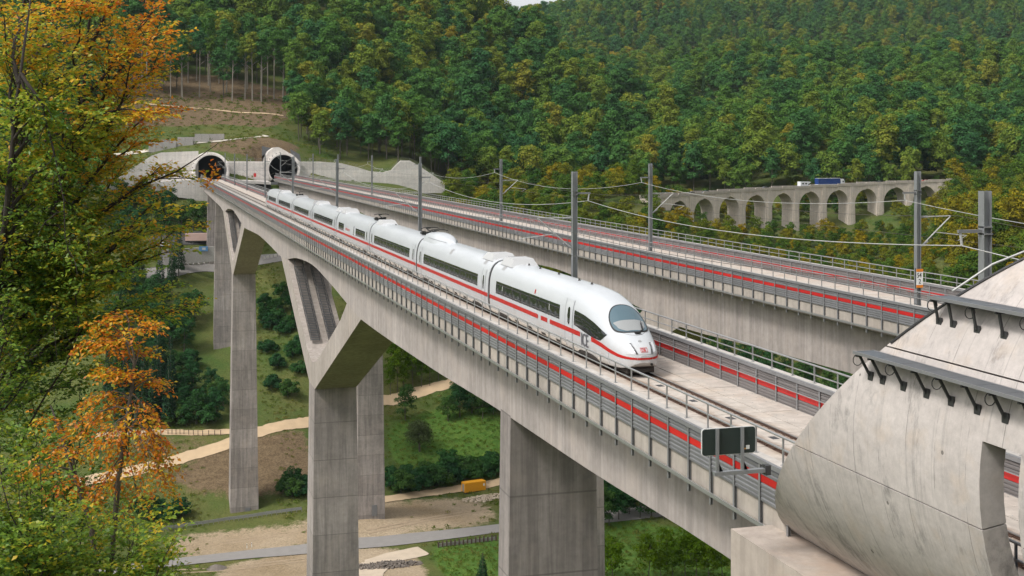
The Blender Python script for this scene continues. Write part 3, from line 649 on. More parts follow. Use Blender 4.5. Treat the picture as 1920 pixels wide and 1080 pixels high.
def T(s, y, off=0.0):
    e = .02; p = lambda a, q: np.array([q, YN + a, ztop_at(a, q)])
    n_ = np.cross(p(s, y + e) - p(s, y - e), p(s + e, y) - p(s - e, y)); n_ /= np.linalg.norm(n_) + 1e-9
    return p(s, y) + n_ * off
def front(y, z, off=0.0):
    """the nose surface at a place across (y) and up (z)"""
    lo, hi = 0.001, 6.0
    for _ in range(40):
        m_ = (lo + hi) / 2
        if halfw(m_, z) >= abs(y) and sect(m_)[1] > z: hi = m_
        else: lo = m_
    s = hi; e = .03
    def q(yy, zz):
        lo, hi = 0.001, 6.0
        for _ in range(30):
            m_ = (lo + hi) / 2
            if halfw(m_, zz) >= abs(yy) and sect(m_)[1] > zz: hi = m_
            else: lo = m_
        return np.array([yy, YN + hi, zz])
    n_ = np.cross(q(y + e, z) - q(y - e, z), q(y, z + e) - q(y, z - e)); n_ /= np.linalg.norm(n_) + 1e-9
    if n_[1] > 0: n_ = -n_
    return q(y, z) + n_ * off
def ring(s, inset=0.0, n=44):
    w, t, c, b_, n_ = sect(s); w -= inset; t -= inset; b_ += inset * .3; r = []
    for k in range(n):
        a = math.pi * k / (n - 1); r.append((-w * math.copysign(abs(math.cos(a)) ** (2 / n_), math.cos(a)), YN + s, c + (t - c) * math.sin(a) ** (2 / n_)))
    for k in range(1, 14):
        z = c + (b_ - c) * k / 13; r.append((halfw(s, z) - inset, YN + s, z))
    for k in range(13, 0, -1):
        z = c + (b_ - c) * k / 13; r.append((-halfw(s, z) + inset, YN + s, z))
    return r
def shell(s0, s1, inset=0.0):
    ss = [s for s in (0, .02, .05, .1, .18, .28, .4, .55, .75, 1, 1.3, 1.6, 2, 2.5, 3, 3.5, 4, 4.6, 5.3, 6, 7, 8.2)]
    ss = sorted(set([q for q in ss + [TL - a for a in ss] if s0 < q < s1] + [s0, s1])); mb = MB(); rows = [ring(q, inset) for q in ss]
    mb.grid(rows, True); n = len(rows[0]); mb.add(rows[0], [tuple(reversed(range(n)))]); mb.add(rows[-1], [tuple(range(n))]); mb.f = [tuple(reversed(f)) for f in mb.f]
    return mb
def side_patch(mb, side, s0, s1, zt, zb_, off, ns=8, nz=5):
    fz = lambda f, s: f(s) if callable(f) else f
    rows = []
    for i in range(ns + 1):
        s = s0 + (s1 - s0) * i / ns; a, c = fz(zb_, s), fz(zt, s); rows.append([Sn(s, a + (c - a) * k / nz, side, off) for k in range(nz + 1)])
    q = MB().grid(rows)
    if side > 0: q.f = [tuple(reversed(f)) for f in q.f]
    mb.add(q.v, q.f)
def solid(mb, rows, rows_in):
    """closed slab between an outer and an inner grid"""
    n, m = len(rows), len(rows[0]); q = MB(); q.grid(rows); q.grid([list(reversed(r)) for r in rows_in])
    rim = [(0, j) for j in range(m)] + [(i, m - 1) for i in range(1, n)] + [(n - 1, j) for j in range(m - 2, -1, -1)] + [(i, 0) for i in range(n - 2, 0, -1)]
    o = lambda i, j: i * m + j; u = lambda i, j: n * m + i * m + (m - 1 - j)
    for a, c in zip(rim, rim[1:] + rim[:1]): q.f.append((o(*a), o(*c), u(*c), u(*a))); q.m.append(0)
    mb.add(q.v, q.f)
M['seat'] = simple('seat_fabric', (0.055, 0.06, 0.068), 0.25)
cars = []; bounds = [0.0, 25.5] + [25.5 + 24.775 * k for k in range(1, 7)] + [TL]; bounds[7] = 25.5 + 24.775 * 6
for k in range(8):
    s0, s1 = bounds[k] + (0 if k == 0 else .27), bounds[k + 1] - (0 if k == 7 else .27)
    body = shell(s0, s1).build('car_body', M['white'], train, smooth=True, auto=40); cars.append(body)
    if k < 7: shell(bounds[k + 1] - .30, bounds[k + 1] + .30, .05).build('gangway', M['black'], train, smooth=True, auto=40)
    for side in (-1, 1):
        # window bands
        if k == 0: bands = [(9.6, 23.6)]
        elif k == 7: bands = [(TL - 23.6, TL - 9.6)]
        elif k == 3: bands = [(s0 + 2.6, s0 + 9.0), (s0 + 18.0, s0 + 22.3)]
        else: bands = [(s0 + 2.9, s1 - 2.7)]
        for a, c in bands:
            mb = MB(); side_patch(mb, side, a, c, 2.62, 1.80, .012, 10, 6); w_ = mb.build('window', M['glass'], body)
        mb = MB()
        # doors: an outline seam, an oval pane
        doors = [(7.25, 8.55)] if k == 0 else [(TL - 8.55, TL - 7.25)] if k == 7 else [(s0 + .75, s0 + 1.75), (s1 - 1.75, s1 - .75)]
        if k == 3: doors = [(s0 + 1.0, s0 + 1.9)]
        for a, c in doors:
            mb = MB(); side_patch(mb, side, a, c, 3.12, .42, .014, 3, 14); d_ = mb.build('door', M['white'], body, smooth=True)
            mb = MB()
            for q in (a, c): side_patch(mb, side, q - .025, q + .025, 3.13, .42, .017, 1, 14)
            mb.build('door_seam', M['letter'], body)
            mb = MB(); rows = []; mid = (a + c) / 2; hw_ = .19 if k else .24
            for i in range(9):
                u = -1 + 2 * i / 8; h_ = .46 * math.sqrt(max(0, 1 - u ** 4)) + .02; rows.append([Sn(mid + hw_ * u, 2.22 + h_ * v, side, .022) for v in np.linspace(-1, 1, 7)])
            q = MB().grid(rows)
            if side > 0: q.f = [tuple(reversed(f)) for f in q.f]
            q.build('door_pane', M['glass'], body)
        # red stripe
        if k == 0: spans = [(5.9, 11.4), (11.9, 13.2), (13.8, 25.2)]
        elif k == 7: spans = [(s0 + .02, TL - 5.9)]
        elif k == 3: spans = [(s0 + .02, s0 + 21.9), (s0 + 22.1, s1 - .02)]
        else: spans = [(s0 + .02, s1 - 1.75), (s1 - 1.65, s1 - .02)]
        mb = MB()
        for a, c in spans: side_patch(mb, side, a, c, 1.56, 1.30, .020, 10, 2)
        mb.build('red_stripe', M['stripe'], body)
    if k == 3:
        mb = MB()
        side_patch(mb, -1, s0 + 10.2, s0 + 10.5, 2.75, 1.72, .014, 1, 4); mb.build('window', M['glass'], body)
# underframe: skirts' dark gear and bogies
bogies = []
for k in range(8):
    s0, s1 = bounds[k], bounds[k + 1]; mb = MB()
    mb.b2((-1.15, YN + s0 + 1.4 + (1.0 if k == 0 else 0), .16), (1.15, YN + s1 - 1.4 - (1.0 if k == 7 else 0), .62)); mb.build('underframe', M['under'], train)
    for c in ((s0 + (4.6 if k == 0 else 3.6)), (s1 - (4.6 if k == 7 else 3.6))):
        bm = MB().b2((-1.18, YN + c - 1.9, .30), (1.18, YN + c + 1.9, .72)).b2((-1.3, YN + c - .5, .40), (1.3, YN + c + .5, .66)); bg_ = bm.build('bogie', M['under'], train)
        for d in (-1.25, 1.25):
            for sx in (-.75, .75):
                MB().tube([(sx - .07, YN + c + d, .46), (sx + .07, YN + c + d, .46)], .45, 16).build('wheel', M['rust'], bg_)
# skirt panel gaps and grime along the lower body
for k in range(8):
    s0, s1 = bounds[k] + .25, bounds[k + 1] - .25
    if k == 0: s0 = 3.0
    if k == 7: s1 = TL - 3
    mb = MB()
    side_patch(mb, -1, s0, s1, .60, .36, .006, 12, 2); side_patch(mb, 1, s0, s1, .60, .36, .006, 12, 2); mb.build('skirt', M['dirt_white'], cars[k])
    mb = MB()
    for c in ((s0 + (3.3 if k else 2.0)), (s1 - 3.3)):
        for side in (-1, 1): side_patch(mb, side, c - 1.7, c + 1.7, lambda s, c=c: .36 + .24 * max(0, 1 - (abs(s - c) / 1.7) ** 4), .345, .012, 10, 2)
    for c in np.arange(s0 + 6.6, s1 - 6, 2.9):
        for side in (-1, 1): side_patch(mb, side, c, c + .9, .57, .40, .012, 1, 1)
    mb.build('skirt_opening', M['under'], cars[k])
# roof gear
def hump(k, s, L, w, h, mat, nm):
    mb = MB(); z = 3.84
    lo = [(-w, s - L / 2), (w, s - L / 2), (w, s + L / 2), (-w, s + L / 2)]; up = [(-w * .72, s - L * .34), (w * .72, s - L * .34), (w * .72, s + L * .30), (-w * .72, s + L * .30)]
    v = [(x, YN + y, 3.72) for x, y in lo] + [(x, YN + y, z + h) for x, y in up]
    mb.add(v, [(0, 1, 5, 4), (1, 2, 6, 5), (2, 3, 7, 6), (3, 0, 4, 7), (4, 5, 6, 7)]); o = mb.build(nm, mat, cars[k])
    g_ = MB(); y1 = YN + s + L * .36
    g_.add([(-w * .6, y1 + .06, z + h * .55), (w * .6, y1 + .06, z + h * .55), (w * .6, y1 - .3, z + h + .012), (-w * .6, y1 - .3, z + h + .012)], [(3, 2, 1, 0), (0, 1, 2, 3)]); g_.build('grille', M['under'], o)
def pantograph(k, s):
    z = 3.9; mb = MB(); y = YN + s
    for sx in (-.45, .45):
        mb.tube([(sx, y - .5, z + .05), (sx, y - .5, z + .33)], .08, 6); mb.tube([(sx, y + .5, z + .05), (sx, y + .5, z + .33)], .08, 6)
        mb.tube([(sx, y + .8, z + .33), (sx, y - .7, z + .38)], .045, 5)
    mb.tube([(0, y - .6, z + .36), (0, y + 1.2, z + .56)], .06, 6); mb.tube([(0, y + 1.2, z + .56), (0, y - .5, z + .70)], .05, 6)
    for d in (-.62, -.38): mb.tube([(-.8, y + d, z + .66), (-.5, y + d, z + .74), (.5, y + d, z + .74), (.8, y + d, z + .66)], .035, 5)
    mb.box((.2, y + .2, z + .22), (.7, .5, .2)).box((-.3, y + 1.1, z + .14), (.4, .8, .16)); mb.build('pantograph', M['black'], cars[k])
for k in range(7):
    a, c = bounds[k + 1] - 2.0, bounds[k + 1] + 2.0
    if k in (0, 3): hump(k, a - .6, 3.0, .95, .42, M['lightgrey'], 'roof_unit'); hump(k + 1, c + .4, 2.8, .95, .36, M['lightgrey'], 'roof_unit')
    elif k == 1: pantograph(1, bounds[k + 1] - 1.9); pantograph(2, bounds[k + 1] + 1.5)
    elif k == 5: pantograph(6, c); hump(5, a, 3, .9, .3, M['grey'], 'roof_unit')
    elif k == 2: pantograph(3, bounds[3] + 1.2); hump(2, a - .5, 3.2, .9, .34, M['lightgrey'], 'roof_unit')
    else: hump(k, a, 3.2, .9, .34, M['lightgrey'], 'roof_unit'); hump(k + 1, c, 2.6, .9, .3, M['grey'], 'roof_unit')
# long white fairing in front of the pantograph on the second car
rows = []
for i in range(19):
    u = i / 18; s = bounds[2] - .7 - 8.0 * u; h_ = .62 * math.sin(math.pi * min(1, (u * .78 + .22))) ** .7 if u < 1 else .0
    wv = 1.08 * (1 - max(0, u - .45) ** 2 / .32); wv = max(wv, .06); rows.append([(x * wv, YN + s, 3.66 + (h_ + .2) * max(0, 1 - abs(x) ** 3.2) - (.35 if abs(x) > .99 else 0)) for x in np.linspace(-1, 1, 15)])
fm = MB().grid(rows); fm.add(rows[0], [tuple(range(15))]); fair = fm.build('roof_fairing', M['white'], cars[1], smooth=True)
mb = MB()
for r0, r1 in zip(rows[4:], rows[5:]):
    for e in (1, 13): mb.tube([Vector(r0[e]) + Vector((0, 0, .012)), Vector(r1[e]) + Vector((0, 0, .012))], .018, 4, False)
mb.build('fairing_seam', M['letter'], fair)
for k, s in [(0, 18.4), (0, 14.5), (0, 10.6), (0, 8.4), (0, 20.9), (2, bounds[3] - 7), (4, bounds[4] + 7), (4, bounds[4] + 9)]:
    MB().tube([(0.1, YN + s, 3.86), (0.1, YN + s, 4.02)], [.10, .03], 8).build('aerial', M['under'], cars[k])
mb = MB()
for s, y in ((22.9, -1.0), (27.8, -1.0), (bounds[2] - 12, -1.05), (bounds[3] + 1.8, -1.05)):
    q = MB().grid([[T(s + a, y + c, .012) for c in (-.16, 0, .16)] for a in (-.35, .35)]); mb.add(q.v, q.f)
mb.build('roof_hatch', M['grey'], cars[0])
# cab side windows, windscreen, lamps, grilles
ft = pchip([2.3, 3, 4, 5.5, 7.0], [1.90, 2.10, 2.34, 2.55, 2.64]); fb = pchip([2.3, 2.95, 7.0], [1.86, 1.50, 1.82])
for end in (0, 1):
    car = cars[0] if end == 0 else cars[7]; q_ = (lambda s: s) if end == 0 else (lambda s: TL - s)
    for side in (-1, 1):
        mb = MB()
        if end == 0: side_patch(mb, side, 2.3, 7.0, lambda s: float(ft(s)), lambda s: float(fb(s)), .014, 16, 5)
        else: side_patch(mb, side, TL - 7.0, TL - 2.3, lambda s: float(ft(TL - s)), lambda s: float(fb(TL - s)), .014, 16, 5)
        mb.build('cab_side_window', M['glass'], car)
def oval(mb, s0, a, wy, off, r0=0.0, r1=1.0, low=None, n=40, m_=7):
    rows = []
    for i in range(m_ + 1):
        r = r0 + (r1 - r0) * i / m_; row = []
        for k in range(n):
            t_ = 2 * math.pi * k / n; c, d = math.cos(t_), math.sin(t_); ex = 2 / 2.35
            s = s0 + a * r * math.copysign(abs(c) ** ex, c); y = wy * r * math.copysign(abs(d) ** ex, d) * (1 - .10 * c)
            row.append(T(s, y, off))
        rows.append(row)
    q = MB().grid(rows, True); mb.add(q.v, q.f)
mb = MB(); oval(mb, 2.50, 1.04, .96, .020); ws = mb.build('windscreen', M['glass_sky'], cars[0], smooth=True)
for f_ in (ws,): pass
mb = MB(); oval(mb, 2.50, 1.04, .96, .026, .965, 1.03, m_=2); mb.build('windscreen_seal', M['black'], ws, smooth=True)
# grey dashboard seen through the lower half, wiper
mb = MB(); rows = []
for i in range(9):
    v = i / 8; s = 1.58 + (2.30 - 1.58) * v; wy = .86 * (1 - ((2.52 - s) / 1.02) ** 2.2) ** .5 if s < 2.52 else .86
    rows.append([T(s + .10 * (abs(u) ** 2) * (1 if v > .5 else 0), u * wy, .027) for u in np.linspace(-1, 1, 13)])
mb.grid(rows).build('dashboard_patch', simple('screen_grey', (0.30, 0.31, 0.31), 0.08), ws, smooth=True)
MB().tube([T(1.40, .18, .05), T(1.62, .50, .07), T(2.1, .56, .07)], .03, 5).tube([T(1.62, .44, .08), T(2.25, .60, .08)], .018, 4).box(T(1.36, .12, .05), (.3, .16, .08)).build('wiper', M['black'], cars[0])
for end in (0, 1):
    if end: break
    mb = MB()
    for sx in (-1, 1):      # slanting lamp clusters
        q = MB().grid([[front(sx * (.42 + .10 * v + u * .34), 1.18 + .42 * v + u * .05, .012) for u in np.linspace(0, 1, 5)] for v in np.linspace(0, 1, 6)]); mb.add(q.v, q.f + [tuple(reversed(f)) for f in q.f])
        lp = MB(); q2 = MB().grid([[front(sx * (.42 + .10 * v + u * .30), 1.20 + .40 * v + u * .05, .014) for u in np.linspace(0, 1, 5)] for v in np.linspace(0, 1, 6)]); lp.add(q2.v, q2.f if sx > 0 else [tuple(reversed(f)) for f in q2.f]); lp.build('headlight', M['lamp'], cars[0], smooth=True)
        gr = MB()
        for i in range(9):
            v = i / 8; gr.box(front(sx * (.41 + .12 * v), 1.19 + .42 * v, .02), (.09, .05, .028))
        gr.build('grille', M['black'], cars[0])
    # red line wrapping round the nose
    for side in (-1, 1):
        zc_ = pchip([0.05, .8, 1.6, 2.8, 4.1], [.93, .98, 1.10, 1.30, 1.42]); hh = pchip([0, 1.5, 4.1], [.05, .09, .13]); mb = MB()
        side_patch(mb, side, .06, 4.15, lambda s: float(zc_(s) + hh(s)), lambda s: float(zc_(s) - hh(s)), .018, 40, 2); mb.build('red_stripe', M['stripe'], cars[0])
    q = MB().grid([[front(y, .93 + d, .02) for y in np.linspace(.40, -.40, 17)] for d in (-.05, .05)]); q.build('red_stripe', M['stripe'], cars[0])
    # seams of the nose flap
    mb = MB()
    for pts in ([front(y, 1.15 - .04 * (y / .85) ** 2, .006) for y in np.linspace(-.85, .85, 15)], [Sn(1.9, z, -1, .004) for z in np.linspace(.45, 1.0, 6)], [T(1.22 + .55 * (abs(y) / .8) ** 2, y, .004) for y in np.linspace(-.8, .8, 15)]): mb.tube(pts, .010, 4)
    mb.build('nose_seam', M['grey'], cars[0])
    MB().tube([front(0.0, 1.72, .0), front(0.0, 1.72, .03)], .085, 14).build('horn', M['grey'], cars[0])
    MB().b2((-.75, YN + .62, .10), (.75, YN + 2.6, .42)).b2((-.5, YN + .45, .16), (.5, YN + .7, .34)).build('snow_plough', M['under'], cars[0])
    MB().tube([front(.38, .62, -.02), front(.38, .62, .04)], .07, 8).build('coupler_hole', M['black'], cars[0])
# lettering, laid on the curved skin
def text_geo(body, size):
    cu = bpy.data.curves.new('lettering', 'FONT'); cu.body = body; cu.size = size; cu.resolution_u = 3; o = bpy.data.objects.new('lettering', cu); COL.objects.link(o)
    dg = bpy.context.evaluated_depsgraph_get(); e = o.evaluated_get(dg); m_ = e.to_mesh(); v = [tuple(q.co) for q in m_.vertices]; f = [tuple(p.vertices) for p in m_.polygons]; e.to_mesh_clear()
    bpy.data.objects.remove(o); return v, f
def put_text(body, size, fn, mat, parent, name='lettering', xs=1.0, bold=0.0):
    v, f = text_geo(body, size); x0 = min(q[0] for q in v); mb = MB(); mb.add([fn((q[0] - x0) * xs, q[1]) for q in v], f)
    if bold: mb.add([fn((q[0] - x0) * xs + bold, q[1] + bold * .3, .0015) for q in v], f)
    return mb.build(name, mat, parent)
put_text('ICE', 1.0, lambda a, b_, d=0: Sn(5.72 - a, .86 + b_, -1, .022 + d), M['letter'], cars[0], xs=.80, bold=.09)
put_text('ICE', 1.0, lambda a, b_, d=0: Sn(4.2 + a, .86 + b_, 1, .022 + d), M['letter'], cars[0], xs=.80, bold=.09)
put_text('DB', .18, lambda a, b_, d=0: front(-.13 + a, 1.28 + b_, .026 + d), M['stripe'], cars[0], xs=.95, bold=.012)
mb = MB()
for y0, y1, z0, z1 in ((-.19, .19, 1.245, 1.265), (-.19, .19, 1.425, 1.445), (-.19, -.17, 1.265, 1.425), (.17, .19, 1.265, 1.425)):
    q = MB().grid([[front(y, z, .024) for y in np.linspace(y1, y0, 6)] for z in (z0, z1)]); mb.add(q.v, q.f)
mb.build('emblem_frame', M['stripe'], cars[0])
put_text('bordrestaurant', .52, lambda a, b_, d=0: Sn(bounds[3] + 16.8 - a, 1.98 + b_, -1, .016 + d), M['stripe'], cars[3], bold=.03)
q = MB(); side_patch(q, -1, 14.55, 14.75, 2.98, 2.72, .016, 1, 1); q.build('coat_of_arms', M['stripe'], cars[0])
for s in (22.0, 11.6):
    put_text('1', .50, lambda a, b_, d=0, s=s: Sn(s - a, 2.10 + b_, -1, .018 + d), M['signwhite'], cars[0], bold=.02)
for k in range(8):      # seat backs behind the glass
    s0, s1 = bounds[k], bounds[k + 1]; mb = MB()
    if k == 3: continue
    a, c = (9.6, 23.6) if k == 0 else (TL - 23.6, TL - 9.6) if k == 7 else (s0 + 3.1, s1 - 2.9)
    for s in np.arange(a + .5, c - .4, .98): side_patch(mb, -1, s, s + .42, 2.16, 1.84, .0145, 1, 2)
    mb.build('seat_back', M['seat'], cars[k])
for k in range(8):      # seats and panes glimpsed as uprights in the window bands
    s0, s1 = bounds[k], bounds[k + 1]; mb = MB()
    if k == 3: continue
    a, c = (9.6, 23.6) if k == 0 else (TL - 23.6, TL - 9.6) if k == 7 else (s0 + 3.1, s1 - 2.9)
    nn = 7
    for i in range(1, nn): side_patch(mb, -1, a + (c - a) * i / nn - .05, a + (c - a) * i / nn + .05, 2.60, 1.82, .016, 1, 4)
    mb.build('window_pillar', M['under'], cars[k])
# ------------------------------------------------------------------ catenary masts and wires
def mast(X, Y, s, label, name='catenary_mast', ztop=10.15, arm=True):
    """s: side of the track it feeds (-1 left, +1 right)"""
    r = empty(name, (X, Y, -.1), label, 'mast', 'catenary masts along the two bridges')
    mb = MB(); mb.b2((X - .17, Y - .15, -.1), (X + .17, Y - .13, ztop)); mb.b2((X - .17, Y + .13, -.1), (X + .17, Y + .15, ztop)); mb.b2((X - .012, Y - .13, -.1), (X + .012, Y + .13, ztop))
    mb = MB(); mb.b2((X - .17, Y - .17, -.1), (X - .145, Y + .17, ztop)); mb.b2((X + .145, Y - .17, -.1), (X + .17, Y + .17, ztop)); mb.b2((X - .145, Y - .012, -.1), (X + .145, Y + .012, ztop))
    mb.build('mast_beam', M['mast'], r); MB().b2((X - .32, Y - .32, -.12), (X + .32, Y + .32, -.08)).build('base_plate', M['mast'], r)
    if arm:
        e = X + s * 2.6; mb = MB().tube([(X + s * .17, Y, 7.0), (e, Y, 7.05)], .035, 6).tube([(X + s * .17, Y, 4.9), (e, Y, 7.0)], .045, 6).tube([(X + s * 1.3, Y, 5.95), (X + s * 3.9, Y, 5.65)], .03, 6).tube([(X + s * 3.9, Y, 5.65), (X + s * 3.2, Y, 5.32)], .02, 5)
        c = mb.build('cantilever', M['wire'], r)
        im = MB()
        for a, z0, z1 in ((.3, 7.0, 7.0), (.3, 5.02, 5.3)):
            for i in range(6): im.tube([(X + s * (a + i * .09), Y, z0 + (z1 - z0) * i / 5), (X + s * (a + i * .09 + .04), Y, z0 + (z1 - z0) * i / 5 + .01)], .085, 8)
        im.build('insulator', M['grey'], c)
    f = MB().b2((X - s * 1.15, Y - .05, 8.62), (X - s * .10, Y + .05, 8.74)).b2((X - s * .17, Y - .2, 8.55), (X + s * .19, Y + .2, 8.6)).b2((X - s * .17, Y - .2, 8.8), (X + s * .19, Y + .2, 8.85)).build('feeder_arm', M['post'], r)
    MB().tube([(X - s * 1.05, Y, 8.62), (X - s * .98, Y, 8.16)], .05, 7).build('insulator', M['wire'], f)
    return r
LM = [(5.0, 40.4), (3.4, 82.4), (3.4, 133), (3.4, 193.6), (3.4, 253.6), (3.4, 313.5), (3.4, 370), (3.4, 421.8), (3.4, 472)]
RM = [(26.5, 77), (26.5, 125.4), (26.5, 184), (26.5, 242), (26.5, 296.6), (26.5, 351), (26.5, 405), (26.5, 458), (26.5, 505)]
ll = ['thick steel mast rising behind the concrete hood at the right', 'steel mast standing beside the roof of the leading car', 'steel mast behind the third car of the train', 'steel mast behind the middle of the train',
      'steel mast behind the second to last car of the train', 'steel mast at the tail end of the train', 'nearest of the masts on the bare track behind the train', 'second of the masts on the bare track behind the train', 'mast at the mouth of the left tunnel']
rl = ['mast of the empty bridge with the white and orange number board', 'mast of the empty bridge left of the arched road viaduct', 'mast of the empty bridge in front of yellowing scrub', 'mast of the empty bridge seen close beside a nearer mast of the train bridge', 'mast of the empty bridge in front of the curved white wall',
      'mast of the empty bridge almost hidden behind a nearer mast', 'mast of the empty bridge right of the right tunnel mouth', 'mast of the empty bridge just before the right tunnel mouth', 'mast inside the rim of the right tunnel mouth']
for (x, y), lb in zip(LM, ll): mast(x, y, -1 if y > 60 else 1, lb, arm=(y > 60))
for (x, y), lb in zip(RM, rl): mast(x, y, 1, lb)
def wire(label, pts, sag, r, mat, n=14, name='feeder_wire', group='overhead wires'):
    mb = MB(); q = []
    for a, b_ in zip(pts, pts[1:]):
        a, b_ = Vector(a), Vector(b_)
        for i in range(n):
            u = i / n; v = a.lerp(b_, u); v.z -= 4 * sag * u * (1 - u) * ((b_ - a).length / 55) ** 2; q.append(v)
    q.append(Vector(pts[-1])); mb.tube(q, r, 5); return tag(mb.build(name, mat, smooth=True), label, 'wire', group)
wire('pale feeder wire slung from mast to mast along the train bridge', [(3.7, -10, 8.2)] + [(x - (.98 if y < 60 else -.98), y, 8.16) for x, y in LM], 1.25, .021, M['wire'])
wire('pale feeder wire slung from mast to mast along the empty bridge', [(25.6, 20, 8.2)] + [(x - .98, y, 8.16) for x, y in RM], 1.25, .022, M['wire'])
wire('upper catenary wire above the train', [(0, -10, 7.1)] + [(0, y, 7.05) for x, y in LM], .9, .014, M['wire_dark'], name='catenary_wire')
wire('upper catenary wire above the empty track', [(30, 20, 7.1)] + [(29.6, y, 7.05) for x, y in RM], .9, .014, M['wire_dark'], name='catenary_wire')
wire('straight contact wire touching the train pantograph', [(0, -10, 5.3)] + [(0, y, 5.3) for x, y in LM], .0, .012, M['wire_dark'], name='contact_wire')
wire('straight contact wire over the empty track', [(29.9, 20, 5.3)] + [(29.9, y, 5.3) for x, y in RM], .0, .012, M['wire_dark'], name='contact_wire')
# kilometre board on the first mast of the empty bridge
nb = empty('kilometre_board', (26.5, 76.8, 2.2), 'white board with black numbers 54 2 and orange ends on a mast', 'sign')
MB().b2((26.27, 76.74, 2.35), (26.75, 76.78, 3.25)).build('board', M['signwhite'], nb); MB().b2((26.26, 76.73, 3.26), (26.76, 76.79, 3.44)).build('orange_end', M['orange'], nb); MB().b2((26.26, 76.73, 2.16), (26.76, 76.79, 2.34)).build('orange_end', M['orange'], nb)
put_text('54', .46, lambda a, b_, d=0: (26.29 + a, 76.735 - d, 2.86 + b_), M['ink'], nb, 'digits', xs=.78, bold=.02); put_text('2', .46, lambda a, b_, d=0: (26.41 + a, 76.735 - d, 2.44 + b_), M['ink'], nb, 'digits', xs=.8, bold=.02)
MB().b2((26.20, 76.80, 2.1), (26.24, 76.84, 3.5)).b2((26.24, 76.79, 3.0), (26.7, 76.83, 3.05)).build('bracket', M['post_dark'], nb)

# ------------------------------------------------------------------ concrete tunnel hoods
def hood_mat():
    m, n, l, b = newmat('hood_weathered_concrete'); g = n.new('ShaderNodeNewGeometry'); pos = g.outputs['Position']
    base = mix(n, l, ramp(n, l, noise(n, l, pos, .22, 6, .65), [(.3, 0), (.7, 1)]), (0.43, 0.388, 0.362), (0.555, 0.505, 0.475))
    line = noise(n, l, mapv(n, l, pos, (.16, 5.5, .13)), 1.0, 6, .65, .0); c = mix(n, l, mth(n, l, 'MULTIPLY', ramp(n, l, line, [(.30, 1), (.40, 0)]), .35), base, (.17, .155, .145))
    # fine casting lines round the tube
    y = n.new('ShaderNodeSeparateXYZ'); l.new(pos, y.inputs[0])
    fr = mth(n, l, 'FRACT', mth(n, l, 'MULTIPLY', y.outputs[1], .82)); thin = mth(n, l, 'LESS_THAN', fr, .022)
    brk = ramp(n, l, noise(n, l, pos, .9, 4, .7), [(.42, 0), (.56, 1)]); c = mix(n, l, mth(n, l, 'MULTIPLY', mth(n, l, 'MULTIPLY', thin, brk), .6), c, (.14, .13, .12))
    # water marks: dark wandering tide lines and blotches
    w = noise(n, l, pos, .55, 5, .6, .2); tide = ramp(n, l, w, [(.47, 0), (.495, 1), (.505, 1), (.53, 0)])
    c = mix(n, l, mth(n, l, 'MULTIPLY', mth(n, l, 'MULTIPLY', tide, ramp(n, l, noise(n, l, pos, .35, 3), [(.52, 0), (.64, 1)])), .30), c, (.20, .19, .18))
    bl = noise(n, l, mapv(n, l, pos, (.6, 1.0, .42)), .75, 9, .76, .0); c = mix(n, l, mth(n, l, 'MULTIPLY', ramp(n, l, bl, [(.54, 0), (.68, 1)]), .72), c, (.13, .125, .12))
    c = mix(n, l, mth(n, l, 'MULTIPLY', ramp(n, l, noise(n, l, pos, .8, 3), [(.55, 0), (.68, 1)]), .35), c, (.50, .40, .31))
    st = noise(n, l, mapv(n, l, pos, (.10, 9.0, .09)), 1.0, 4, .6, .0); c = mix(n, l, mth(n, l, 'MULTIPLY', mth(n, l, 'MULTIPLY', ramp(n, l, st, [(.54, 0), (.66, 1)]), ramp(n, l, noise(n, l, pos, .30, 4), [(.46, 0), (.62, 1)])), .40), c, (.19, .18, .17))
    vo = n.new('ShaderNodeTexVoronoi'); vo.inputs['Scale'].default_value = .85; l.new(pos, vo.inputs['Vector']); c = mix(n, l, mth(n, l, 'MULTIPLY', mth(n, l, 'LESS_THAN', vo.outputs['Distance'], .055), .75), c, (.10, .09, .08))
    c = mix(n, l, 1.0, c, ramp(n, l, noise(n, l, pos, 3.5, 7, .7), [(.25, .80), (.75, 1.12)]), 'MULTIPLY')
    l.new(c, b.inputs['Base Color']); b.inputs['Roughness'].default_value = .85; b.inputs['Specular IOR Level'].default_value = .3
    bp = n.new('ShaderNodeBump'); bp.inputs['Strength'].default_value = .3; bp.inputs['Distance'].default_value = .03; l.new(noise(n, l, pos, 5, 7, .7), bp.inputs['Height']); l.new(bp.outputs[0], b.inputs['Normal'])
    return m
M['hood_near'] = hood_mat()
